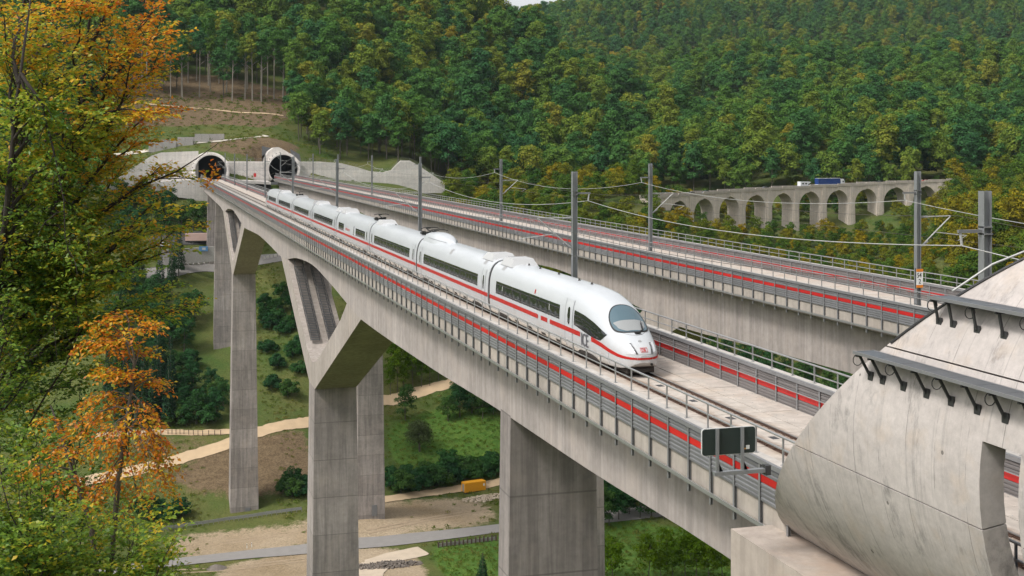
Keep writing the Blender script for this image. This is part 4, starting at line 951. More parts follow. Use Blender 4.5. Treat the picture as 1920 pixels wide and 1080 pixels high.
def hood(root, X, zc, R, thick, yback, cut, amax, seams, mat, slot=None, name='shell_panel', dy=1.2, sgn=1):
    """tube segments along the track; cut(z) gives the mouth; sgn=+1 mouth towards +Y"""
    A = [math.radians(a) for a in seams]
    for a0, a1 in zip(A, A[1:]):
        g_ = .003; aa = np.linspace(a0 + g_, a1 - g_, max(4, int((a1 - a0) / math.radians(4)) + 1)); rows, rin = [], []
        yb = [yback] + ([slot[0], slot[1]] if slot else [])
        for a in aa:
            z = zc + R * math.cos(a); x = X + R * math.sin(a); zi = zc + (R - thick) * math.cos(a); xi = X + (R - thick) * math.sin(a)
            c = cut(z); ys = [yback] + ([min(slot[0], c) if sgn > 0 else slot[0], min(slot[1], c) if sgn > 0 else slot[1]] if slot else []); n0 = len(ys); ys += list(np.linspace(ys[-1], c, 9)[1:])
            rows.append([(x, y, z) for y in ys]); rin.append([(xi, y, zi) for y in ys])
        mb = MB(); n, m_ = len(rows), len(rows[0]); V = [q for r in rows for q in r] + [q for r in rin for q in r]; F = []
        o = lambda i, j: i * m_ + j; u = lambda i, j: n * m_ + i * m_ + j
        hole = lambda i, j: bool(slot) and j == 1 and slot[2] <= math.degrees((aa[i] + aa[i + 1]) / 2) <= slot[3]
        for i in range(n - 1):
            for j in range(m_ - 1):
                if hole(i, j): continue
                if abs(rows[i][j][1] - rows[i][j + 1][1]) + abs(rows[i + 1][j][1] - rows[i + 1][j + 1][1]) < 1e-5: continue
                F.append((o(i, j), o(i, j + 1), o(i + 1, j + 1), o(i + 1, j))); F.append((u(i, j), u(i + 1, j), u(i + 1, j + 1), u(i, j + 1)))
                for di, dj, e0, e1 in ((-1, 0, (i, j), (i, j + 1)), (1, 0, (i + 1, j), (i + 1, j + 1)), (0, -1, (i, j), (i + 1, j)), (0, 1, (i, j + 1), (i + 1, j + 1))):
                    ii, jj = i + di, j + dj
                    if ii < 0 or ii >= n - 1 or jj < 0 or jj >= m_ - 1 or hole(ii, jj): F.append((o(*e0), o(*e1), u(*e1), u(*e0)))
        mb.add(V, F); mb.build(name, mat, root, smooth=True, auto=35)
ZC, HR = 4.0, 6.4
hd = empty('tunnel_hood', (0, 20, -1), 'huge weathered concrete tunnel hood with slanted mouth in the right foreground', 'tunnel hood')
hood(hd, 0, ZC, HR, .65, -14, lambda z: 32.6 - 1.2 * (z - 4.1), 140, [-142, -99, -67, 0, 67, 99, 142], M['hood_near'], slot=(23.75, 25.1, -142, -83))
# dark edge profile along the upper lip
mb = MB(); pts = []
for a in np.linspace(-66, 40, 50):
    a = math.radians(a); z = ZC + (HR + .03) * math.cos(a); pts.append(((HR + .03) * math.sin(a), 32.6 - 1.2 * (z - 4.1) - .06, z))
mb.tube(pts, .035, 5); mb.build('edge_strip', M['post_dark'], hd)
# maintenance walkways on brackets
def walkway(a_deg, y0, y1, w, label):
    a = math.radians(a_deg); zs = ZC + HR * math.sin(a); xs = -HR * math.cos(a); r = empty('walkway', (xs, (y0 + y1) / 2, zs), label, 'walkway', 'grating walkways on the tunnel hood')
    x0, x1, z = xs - .04, xs - .04 - w, zs + .08; mb = MB()
    mb.b2((x1, y1, z - .05), (x1 + .03, y0, z + .03)); mb.b2((x0 - .03, y1, z - .05), (x0, y0, z + .03)); mb.build('edge_angle', M['post'], r)
    k = 0
    for y in np.arange(y0, y1, 1.0):
        MB().b2((x1 + .032, y + .01, z - .02), (x0 - .032, min(y + .99, y1), z + .015)).build('grating', M['grating'], r)
    ys = [y1 - .12, y1 - .7] + list(np.arange(y1 - 1.65, y0, -1.0))
    for y in ys:
        # strut down to a foot plate on the shell
        zf = z - .62; xf = -math.sqrt(max(HR ** 2 - (zf - ZC) ** 2, 0)); b_ = MB().beam((x1 + .12, y, z - .06), (xf - .05, y, zf), .05, .065).beam((x1 + .02, y, z - .09), (x0 + .02, y, z - .09), .05, .05); b_ = b_.build('bracket', M['post_dark'], r)
        MB().box((xf - .02, y, zf - .02), (.05, .22, .24)).build('foot_plate', M['post_dark'], b_)
    lp = MB()
    for y in ys[::2]:
        lp.tube([(x1 + .15 + .14 * math.cos(t_), y + .12, z - .22 + .15 * math.sin(t_)) for t_ in np.linspace(0, 6.28, 12)], .012, 4)
    lp.build('cable_loop', M['black'], r)
walkway(20.5, 2, 30.1, .62, 'lowest and longest grating walkway bracketed to the hood')
walkway(37.5, 2, 28.1, .62, 'middle grating walkway bracketed to the hood')
walkway(55, 2, 26.0, .62, 'topmost grating walkway at the right edge of the picture')
wire('insulated stay rod running up from the empty bridge to the hood', [(-4.8, 28.4, 8.05), (-3.9, 28.0, 8.75), (-2.2, 27.4, 9.5)], 0, .03, M['wire'], name='stay_rod')
# abutment ledge under the hood
ab = empty('abutment', (-3, 20, -14), 'pale concrete abutment ledge below the tunnel hood', 'abutment')
MB().b2((-5.75, -14, -16), (5.75, 39.3, -1.06)).build('ledge', M['ledge'], ab)
# blue plates and trackside inside the hood
for i, y in enumerate(np.arange(14, 27, 1.5)):
    for x0, x1 in ((-1.9, -.98), (-.53, .53), (.98, 1.9)):
        tag(MB().b2((x0, y, -.1), (x1, y + 1.47, -.06)).build('blue_slab', M['blue_plate'], b1))
# sign board seen from behind, on an arm fixed to the hood
sg = empty('sign_board', (-7.4, 36, 1.7), 'dark back of a sign board on a grey arm fixed to the hood', 'sign')
def rounded(x0, x1, z0, z1, r, n=5):
    o = []
    for cx, cz, a in ((x1 - r, z1 - r, 0), (x0 + r, z1 - r, 90), (x0 + r, z0 + r, 180), (x1 - r, z0 + r, 270)):
        o += [(cx + r * math.cos(math.radians(a + 90 * i / n)), cz + r * math.sin(math.radians(a + 90 * i / n))) for i in range(n + 1)]
    return o
MB().prism(rounded(-8.30, -6.48, 2.28, 3.12, .10), (0, 36.05, 0), (1, 0, 0), (0, 0, 1), (0, .03, 0)).build('board', M['signwhite'], sg)
MB().prism(rounded(-8.28, -6.50, 2.30, 3.10, .09), (0, 36.03, 0), (1, 0, 0), (0, 0, 1), (0, .016, 0)).build('board_back', M['greenboard'], sg)
for x in (-7.80, -6.96): MB().b2((x - .045, 35.95, 1.80), (x + .045, 36.028, 3.12)).add([(x + .045, 35.98, 1.8), (x + .18, 35.98, 1.8), (x + .045, 35.98, 2.1)], [(0, 1, 2), (2, 1, 0)]).build('support', M['mast'], sg)
MB().b2((-7.92, 35.9, 1.68), (-6.05, 36.06, 1.80)).build('arm', M['mast'], sg); MB().b2((-6.22, 35.86, 1.60), (-6.05, 36.10, 1.90)).build('anchor_plate', M['post_dark'], sg)
MB().b2((-6.82, 36.018, 2.42), (-6.70, 36.027, 2.54)).build('sticker', M['signwhite'], sg); MB().b2((-6.90, 36.018, 2.42), (-6.825, 36.027, 2.46)).build('sticker', M['yellow'], sg)

# ------------------------------------------------------------------ far tunnel portals and their walls
def PY(px, py, Y):
    d = P(px, py, 1.0) - CAM; t = (Y - CAM[1]) / d[1]; return CAM + d * t
def wallpoly(name, pix, Y, thick, mat, parent=None):
    mb = MB(); pts = [PY(a, b_, Y) for a, b_ in pix]; mb.prism([(p[0], p[2]) for p in pts], (0, Y, 0), (1, 0, 0), (0, 0, 1), (0, thick, 0)); return mb.build(name, mat, parent)
def fence_on(parent, pix, Y):
    pts = [Vector(PY(a, b_, Y)) for a, b_ in pix]; mb = MB()
    for z in (.55, 1.1): mb.tube([p + Vector((0, .4, z)) for p in pts], .04, 4)
    for p, q in zip(pts, pts[1:]):
        k = max(1, int((q - p).length / 2.2))
        for i in range(k): c = p.lerp(q, i / k); mb.tube([c + Vector((0, .4, 0)), c + Vector((0, .4, 1.1))], .035, 4)
    tag(mb.build('railing', M['post'], parent), kind='stuff')
pl = empty('tunnel_portal', (0, 503, -1), 'left round tunnel portal at the far end, where the train track enters', 'tunnel portal', 'far tunnel portals')
hood(pl, 0, 3.3, 6.55, .6, 514, lambda z: 502.5 + .25 * (z - 3.3), 140, [-130, -88, -45, 0, 45, 88, 130], M['farwall'], sgn=-1)
hood(pl, 0, 3.3, 7.15, .62, 521, lambda z: 505 + .5 * (z - 3.3), 140, [-130, -60, 0, 60, 130], M['farwall'], sgn=-1)
def bore(root, X, y0):
    mb = MB(); rows = [[(X + 5.9 * math.sin(a), y, 3.3 + 5.9 * math.cos(a)) for a in np.linspace(-2.4, 2.4, 30)] for y in (y0, y0 + 40)]; mb.grid(rows); mb.add([(X + 6.2 * math.sin(a), y0 + 39.9, 3.3 + 6.2 * math.cos(a)) for a in np.linspace(-3.14, 3.14, 25)[:-1]], [tuple(range(24))])
    mb.add([(X - 5, y0, -.95), (X + 5, y0, -.95), (X + 5, y0 + 39, -.95), (X - 5, y0 + 39, -.95)], [(0, 1, 2, 3)]); mb.build('tunnel_bore', M['dark_in'], root)
bore(pl, 0, 506)
pr_ = empty('tunnel_portal', (29.9, 527, -1), 'right round tunnel portal at the far end, with a pointed concrete crown', 'tunnel portal', 'far tunnel portals')
hood(pr_, 29.9, 3.3, 6.55, .6, 540, lambda z: 525.5 + .25 * (z - 3.3), 140, [-130, -88, -45, 0, 45, 88, 130], M['farwall'], sgn=-1)
hood(pr_, 29.9, 3.3, 7.15, .62, 570, lambda z: 527.2 + .3 * (z - 3.3), 140, [-130, -60, 0, 60, 130], M['farwall'], sgn=-1)
_o = [PY(a, b_, 530) for a, b_ in ((493, 345), (493, 318), (496, 298), (503, 284), (513, 277), (523, 276), (536, 283), (552, 294), (566, 306), (570, 345))]; _p = [(q[0], q[2]) for q in _o] + [(29.9 + 6.3 * math.sin(a), 3.3 + 6.3 * math.cos(a)) for a in np.linspace(2.35, -2.35, 26)]
MB().prism(_p, (0, 529.6, 0), (1, 0, 0), (0, 0, 1), (0, 9, 0)).build('crown_wall', M['farwall'], pr_)
bore(pr_, 29.9, 529)
for q, x0 in ((pl, 0), (pr_, 29.9)):
    tick = MB(); yq = 502.0 if q is pl else 525.0
    for a in range(-60, 20, 14):
        a = math.radians(a - 20); tick.box((x0 + 7.0 * math.sin(a), yq + 1.2 + 1.8 * math.cos(a), 3.3 + 7.0 * math.cos(a)), (.5, .9, .35), M=Matrix.Rotation(a, 3, 'Y'))
    tag(tick.build('bracket', M['gabion'], q), kind='stuff')
wl_ = empty('retaining_wall', tuple(PY(290, 338, 508)), 'curved pale wing wall left of the far left tunnel portal', 'retaining wall', 'concrete walls around the far portals')
wallpoly('wall', [(150, 352), (200, 336), (236, 322), (258, 309), (284, 292), (302, 286), (372, 283), (372, 352), (250, 362)], 508, 1.2, M['farwall'], wl_)
fence_on(wl_, [(236, 322), (258, 309), (284, 292), (302, 286), (366, 283)], 508)
ab2 = empty('abutment', tuple(PY(350, 385, 499)), 'concrete abutment block under the far left tunnel portal', 'abutment')
wallpoly('block', [(292, 341), (396, 335), (396, 402), (368, 392), (364, 374), (334, 370)], 499, 9, M['farwall'], ab2)
wm = empty('retaining_wall', tuple(PY(465, 338, 514)), 'straight concrete wall between the two far tunnel portals', 'retaining wall', 'concrete walls around the far portals')
wallpoly('wall', [(424, 302), (504, 303), (504, 346), (424, 346)], 514, 1.2, M['farwall'], wm); fence_on(wm, [(426, 302), (503, 303)], 514)
wallpoly('platform', [(430, 337), (508, 341), (508, 346), (430, 342)], 500, 14, M['farwall'], wm); wallpoly('recess_shade', [(430, 343), (508, 347), (508, 368), (430, 360)], 506, 6, M['dark_in'], wm)  # second piece: solid near-black slab painted as the shade under the platform
MB().box(tuple(PY(478, 328, 512)), (1.0, .3, 1.6)).build('cabinet', M['carred'], wm)
wr = empty('retaining_wall', tuple(PY(700, 345, 532)), 'long pale wall with a wave-shaped top right of the portals', 'retaining wall', 'concrete walls around the far portals')
rp = [(560, 303), (600, 303), (640, 306), (668, 313), (694, 321), (718, 323), (734, 319), (744, 308), (752, 301), (768, 301), (788, 312), (808, 326), (834, 343)]
wallpoly('wall', rp + [(834, 362), (560, 362)], 532, 1.3, M['farwall'], wr); fence_on(wr, rp, 532)
# gabion terraces above the left portal
for i, (x0, x1, y0, y1) in enumerate([(366, 420, 251, 263), (334, 392, 257, 268), (304, 362, 262, 274), (280, 330, 267, 280)]):
    c = G((x0 + x1) / 2, y1); Z = proj(c)[2]; w_ = (x1 - x0) / 2400 * Z; h_ = (y1 - y0) / 2400 * Z
    t_ = empty('gabion_wall', c, ['highest', 'second highest', 'third highest', 'lowest'][i] + ' step of the grey terraced stone walls above the left portal', 'gabion wall', 'terraced stone walls above the portal', rz=-.12)
    for k in range(4):
        u = (k - 1.5) * w_ / 4; MB().box((c[0] + u * math.cos(-.12), c[1] + u * math.sin(-.12), c[2] + h_ / 2 - .6), (w_ / 4 - .06, 2.0, h_ + 1.2), rz=-.12).build('gabion', M['gabion'], t_)

# ------------------------------------------------------------------ old arched road viaduct
S0 = P(1296, 279, 558); va = []; q = S0.copy(); BAY = 17.4
def vdir(k):
    a = math.radians(42 - 3.0 * max(-1, min(k, 9))); return RT * math.cos(a) + FW * math.sin(a)
pos_ = [None] * 15; pos_[3] = S0
for k in range(3, 14): pos_[k + 1] = pos_[k] + vdir(k - 3) * BAY
for k in range(2, -1, -1): pos_[k] = pos_[k + 1] - vdir(k - 3) * BAY
vz = lambda k: -8.8 + .025 * BAY * (k - 3)
va = empty('road_viaduct', (*S0[:2], -35), 'old stone road viaduct with round arches on the far hillside', 'viaduct')
R_ = 6.75; arc = [(8.7 - R_ * math.cos(t_), -1.8 - R_ + R_ * math.sin(t_)) for t_ in np.linspace(0, math.pi / 2, 9)]
poly = [(-8.7, 0), (8.7, 0)] + list(reversed(arc)) + [(2.45, -30), (-2.45, -30)] + [(-a, z) for a, z in arc]
bay = MB().prism(poly, (0, 0, 0), (1, 0, 0), (0, 0, 1), (0, 7.4, 0)).mesh('arch_bay', M['viaduct'])
pil = MB().b2((-1.15, -.22, -30), (1.15, 0, -.02)).mesh('pilaster', M['viaduct']); par = MB().b2((-8.68, -.3, 0.01), (8.68, .25, 1.25)).mesh('parapet', M['parapet'])
deckm = MB().b2((-8.9, .25, .006), (8.9, 7.15, .12)).mesh('carriageway', M['asphalt_d'])
for k in range(2, 15):
    d = (vdir(k - 3) + vdir(k - 4)); rz = math.atan2(d[1], d[0]); L = (*pos_[k][:2], vz(k))
    o = inst('arch_bay', bay, va, L, rz); inst('pilaster', pil, o); inst('parapet', par, va, L, rz); inst('parapet', par, va, (L[0] - 7.42 * math.sin(rz), L[1] + 7.42 * math.cos(rz), L[2]), rz); inst('carriageway', deckm, va, L, rz)
def on_viaduct(px, off):
    best = None
    for k in range(2, 14):
        for u in np.linspace(0, 1, 60):
            p = pos_[k] * (1 - u) + pos_[k + 1] * u; d = vdir(k - 3); nn = np.array([-d[1], d[0], 0]); c = p + nn * off; c[2] = vz(k + u) + .12
            e = abs(proj(c)[0] - px)
            if best is None or e < best[0]: best = (e, c, math.atan2(d[1], d[0]))
    return best[1], best[2]
def wheels(r, xs, y, R, c, mat=None):
    for x in xs:
        for s in (-1, 1):
            p = c + Matrix.Rotation(r.rotation_euler.z, 3, 'Z') @ Vector((x, s * y, R)); dd = Matrix.Rotation(r.rotation_euler.z, 3, 'Z') @ Vector((0, .14, 0)); MB().tube([p - dd, p + dd], R, 12).build('wheel', M['tyre'], r)
def local(r, mb, name, mat, parent=None, smooth=False, auto=None):
    me = mb.mesh(name, mat, smooth=smooth); o = bpy.data.objects.new(name, me); COL.objects.link(o); o.parent = parent or r
    if auto: me.set_sharp_from_angle(angle=math.radians(auto))
    return o
def car(c, rz, col, label, L=4.4):
    r = empty('car', c, label, 'car', 'vehicles on the viaduct', rz); prof = [(-L / 2, .3), (L / 2 - .05, .3), (L / 2, .65), (L / 2 - .9, .92), (L / 2 - 1.0, .95), (-L / 2 + .1, .98), (-L / 2, .7)]
    b_ = local(r, MB().prism(prof, (0, -.88, 0), (1, 0, 0), (0, 0, 1), (0, 1.76, 0)), 'body', col); roof = [(L / 2 - 1.15, .94), (L / 2 - 1.9, 1.42), (-L / 2 + .9, 1.46), (-L / 2 + .2, .96)]
    local(r, MB().prism(roof, (0, -.74, 0), (1, 0, 0), (0, 0, 1), (0, 1.48, 0)), 'cabin', M['glass']); local(r, MB().b2((-L / 2 + 1.0, -.72, 1.44), (L / 2 - 1.95, .72, 1.49)), 'roof', col); wheels(r, (-1.35, 1.4), .82, .31, Vector(c))
c, rz = on_viaduct(1508, 2.4)
r = empty('camper_van', c, 'white camper van ahead of the blue lorry on the viaduct', 'camper van', 'vehicles on the viaduct', rz)
local(r, MB().prism([(-3.4, .5), (3.2, .5), (3.3, 1.2), (2.5, 1.6), (2.1, 2.1), (3.0, 2.3), (2.8, 2.9), (-3.3, 2.95)], (0, -1.1, 0), (1, 0, 0), (0, 0, 1), (0, 2.2, 0)), 'body', M['carwhite']); local(r, MB().b2((-2.4, -1.115, 1.7), (-1.2, -1.10, 2.3)).b2((-.5, -1.115, 1.7), (.6, -1.10, 2.3)).b2((1.5, -1.115, 1.35), (2.4, -1.10, 1.9)), 'window', M['glass']); wheels(r, (-1.9, 2.2), 1.0, .36, Vector(c))
c, rz = on_viaduct(1556, 2.4)
r = empty('lorry', c, 'lorry with long blue tarpaulin trailer and white cab on the viaduct', 'lorry', 'vehicles on the viaduct', rz)
local(r, MB().b2((-8.2, -1.27, 1.15), (5.3, 1.27, 3.95)), 'trailer', M['tarp_blue']); local(r, MB().b2((-8.2, -1.29, 3.9), (5.32, 1.29, 4.0)).b2((-8.22, -1.29, 1.0), (5.3, 1.29, 1.16)), 'trailer_frame', M['carwhite'])
cb = local(r, MB().prism([(5.7, .6), (7.9, .6), (8.0, 1.9), (7.7, 3.2), (7.2, 3.6), (5.7, 3.7)], (0, -1.22, 0), (1, 0, 0), (0, 0, 1), (0, 2.44, 0)), 'cab', M['carwhite']); local(r, MB().b2((6.7, -1.235, 1.9), (7.5, -1.222, 2.7)), 'window', M['glass'], cb); wheels(r, (-6.2, -4.9, -3.6, 5.2, 7.1), 1.1, .5, Vector(c))
for px, col, lb, off in ((1651, 'carwhite', 'white car on the viaduct to the right of the blue lorry', 2.4), (1737, 'carred', 'red car at the right end of the viaduct', 2.4), (1325, 'carblue', 'blue grey car near the left end of the viaduct', 2.4), (1299, 'cargrey', 'dark grey car at the far left end of the viaduct', 2.4), (1437, 'cargrey', 'grey car half hidden by the parapet behind the camper van', 5.4)):
    c, rz = on_viaduct(px, off); car(c, rz, M[col], lb)
# ------------------------------------------------------------------ trees: crowns are thousands of leaf-clump faces over lobes
def leaf_quads(c, nrm, size, asp=0.75):
    """arrays of centres, facing directions and sizes -> quads"""
    k = len(c); nrm = nrm / (np.linalg.norm(nrm, axis=1, keepdims=True) + 1e-9); r = rng.normal(size=(k, 3)); u = np.cross(nrm, r); u /= np.linalg.norm(u, axis=1, keepdims=True) + 1e-9; v = np.cross(nrm, u)
    a = u * size[:, None] * .5; b = v * size[:, None] * .5 * asp
    bend = nrm * size[:, None] * .12
    V = np.stack([c - a, c - b + bend, c + a, c + b + bend], 1).reshape(-1, 3); return V, np.arange(4 * k).reshape(-1, 4)
def crown(lobes, n, size, up=.5, spread=.28):
    """lobes: (x,y,z,rx,ry,rz); leaf faces mostly in each lobe's outer shell"""
    L = np.array(lobes); w = L[:, 3] * L[:, 4] + L[:, 5] ** 2; idx = rng.choice(len(L), n, p=w / w.sum()); q = L[idx]
    d = rng.normal(size=(n, 3)); d /= np.linalg.norm(d, axis=1, keepdims=True); d[:, 2] = np.where(d[:, 2] < -.35, -d[:, 2], d[:, 2])
    rad = 1 - np.abs(rng.normal(0, spread, n)); c = q[:, :3] + d * q[:, 3:] * rad[:, None]; nr = d + rng.normal(0, .26, (n, 3)); nr[:, 2] += up * .6
    lt = rng.random(len(L))[idx]
    V, F = leaf_quads(c, nr, size * rng.uniform(.6, 1.3, n)); return V, F, np.clip(.5 + (rng.random(n) - .5) * .75 + (lt - .5) * .35, 0, 1)
def lobes_round(h0, h1, R, n, flat=.8, top=1.0):
    out = [(0, 0, (h0 + h1) / 2, R * .62, R * .62, (h1 - h0) * .42)]
    for i in range(n):
        t = (i + .5) / n; z = h0 + (h1 - h0) * (.12 + .8 * t); prof = math.sin(math.pi * (.16 + .76 * t)) ** .7
        a = i * 2.4 + rng.uniform(-.4, .4); rr = R * prof * rng.uniform(.45, .8); s = R * rng.uniform(.28, .48)
        out.append((rr * math.cos(a), rr * math.sin(a), z, s, s, s * flat))
    return out
def trunk_mesh(name, h, r, limbs=5, lean=.5, mat=None, R=4, h0=.45):
    mb = MB(); top = Vector((rng.uniform(-lean, lean), rng.uniform(-lean, lean), h)); mb.tube([(0, 0, -2.0), (0, 0, .1), top * .5 + Vector((rng.uniform(-.2, .2), 0, 0)), top], [r * 1.25, r, r * .7, r * .25], 7)
    for i in range(limbs):
        t = h0 + (.9 - h0) * i / max(1, limbs); b_ = top * t; a = i * 2.4; e = b_ + Vector((math.cos(a), math.sin(a), .7)) * R * rng.uniform(.5, .8)
        mb.tube([b_, b_.lerp(e, .5) + Vector((0, 0, .25)), e], [r * .42, r * .28, r * .08], 5)
    return mb.mesh(name, mat or M['bark'], smooth=True)
M['bark_l'] = simple('bark_pale', (0.26, 0.23, 0.19), 0.9, var=0.3, scale=3)
class Kind: pass
def hedge_dummy(): pass
def broad(nm, mat, H_, h0, R, nl, n, size, bark=None, r=.26, up=.5, limbs=5, ball=False):
    k = Kind(); V, F, t = crown(lobes_round(h0, H_, R, nl), n, size, up); k.crown = np_mesh(nm + '_crown', V, F, mat, {'tint': t}); k.trunk = trunk_mesh(nm + '_trunk', H_ * .82, r, limbs, .5, bark, R, max(.25, h0 / H_)); k.H = H_; k.R = R; k.V, k.F, k.t, k.mat = V, F, t, mat
    return k
def conif(nm, mat, H_, R, n, size, h0=2.0):
    k = Kind(); z = h0 + (H_ - h0) * (1 - np.sqrt(rng.random(n))) ; prof = (1 - (z - h0) / (H_ - h0)); tier = .78 + .22 * np.abs(np.sin(z * 2.3)); a = rng.uniform(0, 2 * math.pi, n)
    rr = R * (prof ** .85 * tier + .03) * np.sqrt(rng.uniform(.25, 1, n)) * (.85 + .15 * np.sin(a * 3 + z)); c = np.stack([rr * np.cos(a), rr * np.sin(a), z - rr * .25], 1)
    nr = np.stack([np.cos(a) * .5, np.sin(a) * .5, np.ones(n) * .8], 1) + rng.normal(0, .4, (n, 3)); V, F = leaf_quads(c, nr, size * rng.uniform(.6, 1.3, n) * (.55 + .5 * prof), .5)
    t = rng.random(n); k.crown = np_mesh(nm + '_crown', V, F, mat, {'tint': t}); mb = MB().tube([(0, 0, -2), (0, 0, H_ * .96)], [.26, .04], 7); k.trunk = mb.mesh(nm + '_trunk', M['bark'], smooth=True); k.H, k.R = H_, R; k.V, k.F, k.t, k.mat = V, F, t, mat
    return k
FOREST = [broad('broadleaf', M['forest'], h, h0, R, nl, 2300, .88) for h, h0, R, nl in ((24, 6, 6.2, 12), (20, 5, 5.4, 10), (27, 8, 5.8, 11), (22, 6, 7.0, 13), (18, 4, 5.0, 9))]
EDGE = [broad('edge_tree', M['forest'], h, h0, R, 12, 1500, .75, bark=M['bark_l'], r=.30) for h, h0, R in ((30, 17, 4.2), (27, 15, 3.8), (31, 13, 4.6))]
SCRUB = [broad('scrub', M['scrub'], h, h0, R, nl, 1700, .55) for h, h0, R, nl in ((11, 1.5, 4.0, 11), (9, 1, 3.6, 9), (13, 2.5, 4.2, 12))]
BUSH = [broad('bush', M['bush'], h, .2, R, 10, 1700, .42, r=.1, limbs=3) for h, R in ((3.6, 2.6), (4.6, 2.9), (3.0, 2.8))]
OLIVE = broad('apple_tree', M['olive'], 8.6, 2.2, 5.4, 18, 5200, .40, r=.32, limbs=7)
SLIM = [broad('slim_tree', M['far_green'], 12, 3, 2.6, 11, 1500, .42, r=.11), broad('slim_tree', M['far_green'], 15, 4, 3.0, 12, 1700, .42, r=.13)]
LIGHT = [broad('small_tree', M['far_green'], 7.5, 1.5, 2.4, 9, 1300, .34, r=.09)]
DARK = [broad('dark_tree', M['bush'], 13, 1.5, 4.4, 13, 2600, .50, r=.2), broad('dark_tree', M['bush'], 10, 1, 4.0, 11, 2400, .46, r=.18)]
SPR = [conif('spruce', M['spruce'], 24, 3.4, 2000, .8, 4), conif('spruce', M['spruce'], 20, 3.0, 1800, .8, 2.5)]
SPRS = conif('young_spruce', M['spruce'], 7, 2.0, 1500, .5, .4)
def plant(kind, name, p, sc, label, cat, group, rz=None, stem='trunk', sink=.3):
    r = empty(name, (p[0], p[1], p[2] - sink), label, cat, group, rz=rng.uniform(0, 6.28) if rz is None else rz)
    inst('crown', kind.crown, r, scale=sc); inst(stem, kind.trunk, r, scale=sc); return r
# forest sites: a jittered grid over the hillsides, thinned where the photograph shows open ground
keep_out = [Z_CLEAR, zone((185,190),(300,186),(420,190),(545,205),(540,216),(375,204),(215,192)), Z_DRYP, zone((150, 310), (240, 290), (330, 275), (500, 250), (560, 285), (700, 310), (835, 342), (835, 365), (560, 362), (150, 372)), zone((180, 245), (300, 238), (420, 240), (530, 243), (510, 258), (400, 268), (240, 292), (170, 300))]
va_xy = np.array(pos_)[:, :2]
def sites(step, x0, x1, y0, y1):
    gx, gy = np.meshgrid(np.arange(x0, x1, step), np.arange(y0, y1, step)); x = gx.ravel() + rng.uniform(-.42, .42, gx.size) * step; y = gy.ravel() + rng.uniform(-.42, .42, gx.size) * step
    z = H(x, y); px, py, Z = proj(np.stack([x, y, z], 1)); return x, y, z, px, py, Z
def vdist(x, y):
    """signed distance to the viaduct axis line (positive beyond it)"""
    best = np.full(len(x), 1e9)
    for a, b_ in zip(va_xy, va_xy[1:]):
        ab_ = b_ - a; t_ = np.clip(((x - a[0]) * ab_[0] + (y - a[1]) * ab_[1]) / (ab_ @ ab_), 0, 1); best = np.minimum(best, np.hypot(x - a[0] - t_ * ab_[0], y - a[1] - t_ * ab_[1]))
    return best
def off_rail(x, y): return ((np.abs(x) > 9) | (y > 530)) & ((np.abs(x - 29.9) > 9) | (y > 555))
pts_f = []
for step, a in ((9.2, (0, 760)), (9.9, (760, 1150)), (11.5, (1150, 2200))):
    x, y, z, px, py, Z = sites(step, -420, 1500 if step > 8 else 900, 300, 2250)
    m_ = (Z >= a[0]) & (Z < a[1]) & (px > -260) & (px < 2220)
    ok = np.zeros(len(x), bool)
    ok |= (Z > 590) & (px < 840) & (y > 535)
    ok |= (Z > 548) & (px > 555) & (px < 1000) & (y > 552)
    ok |= (Z > 600) & (px >= 840) & (vdist(x, y) > 12) & ((px < 1230) | (Z > 640))
    ok |= (px < 205) & (Z > 470) & (py > 300) & (py < 470)
    ok |= (px < 190) & (Z > 520)
    m_ &= ok & (vdist(x, y) > 12) & off_rail(x, y)
    for k in keep_out: m_ &= ~inpoly(x, y, k)
    # skip what the hills hide: line of sight with 30 m of tree height to spare
    for i in np.nonzero(m_)[0]: pts_f.append((x[i], y[i], z[i], px[i], py[i], Z[i], 0))
pts_s = []
x, y, z, px, py, Z = sites(5.8, -100, 760, 260, 660)
m_ = (px > 620) & (px < 2200) & (Z > np.where(px > 1300, 425, 452)) & (vdist(x, y) > 9) & off_rail(x, y) 
m_ &= ((Z < np.where(px > 1480, 660, 625)) & (px >= 840))
vd = vdist(x, y); m_ &= ~((px > 1250) & (px < 1780) & (vd < 10.5)); m_ &= rng.random(len(x)) < np.where(px > 1700, 1.0, .86)
bdist = Z
for i in np.nonzero(m_)[0]: pts_s.append((x[i], y[i], z[i], px[i], py[i], Z[i], 1))
pts_f = np.array(pts_f); pts_s = np.array(pts_s)
def visible(p, top):
    """is the top of a tree at p above the bare hills between it and the camera?"""
    tt = np.linspace(.25, .97, 60); q = CAM + (np.array([p[0], p[1], p[2] + top]) - CAM) * tt[:, None]; return bool((q[:, 2] > H(q[:, 0], q[:, 1]) - 3).all())
vis = np.array([visible(p, 24) for p in pts_f]); pts_f = pts_f[vis]
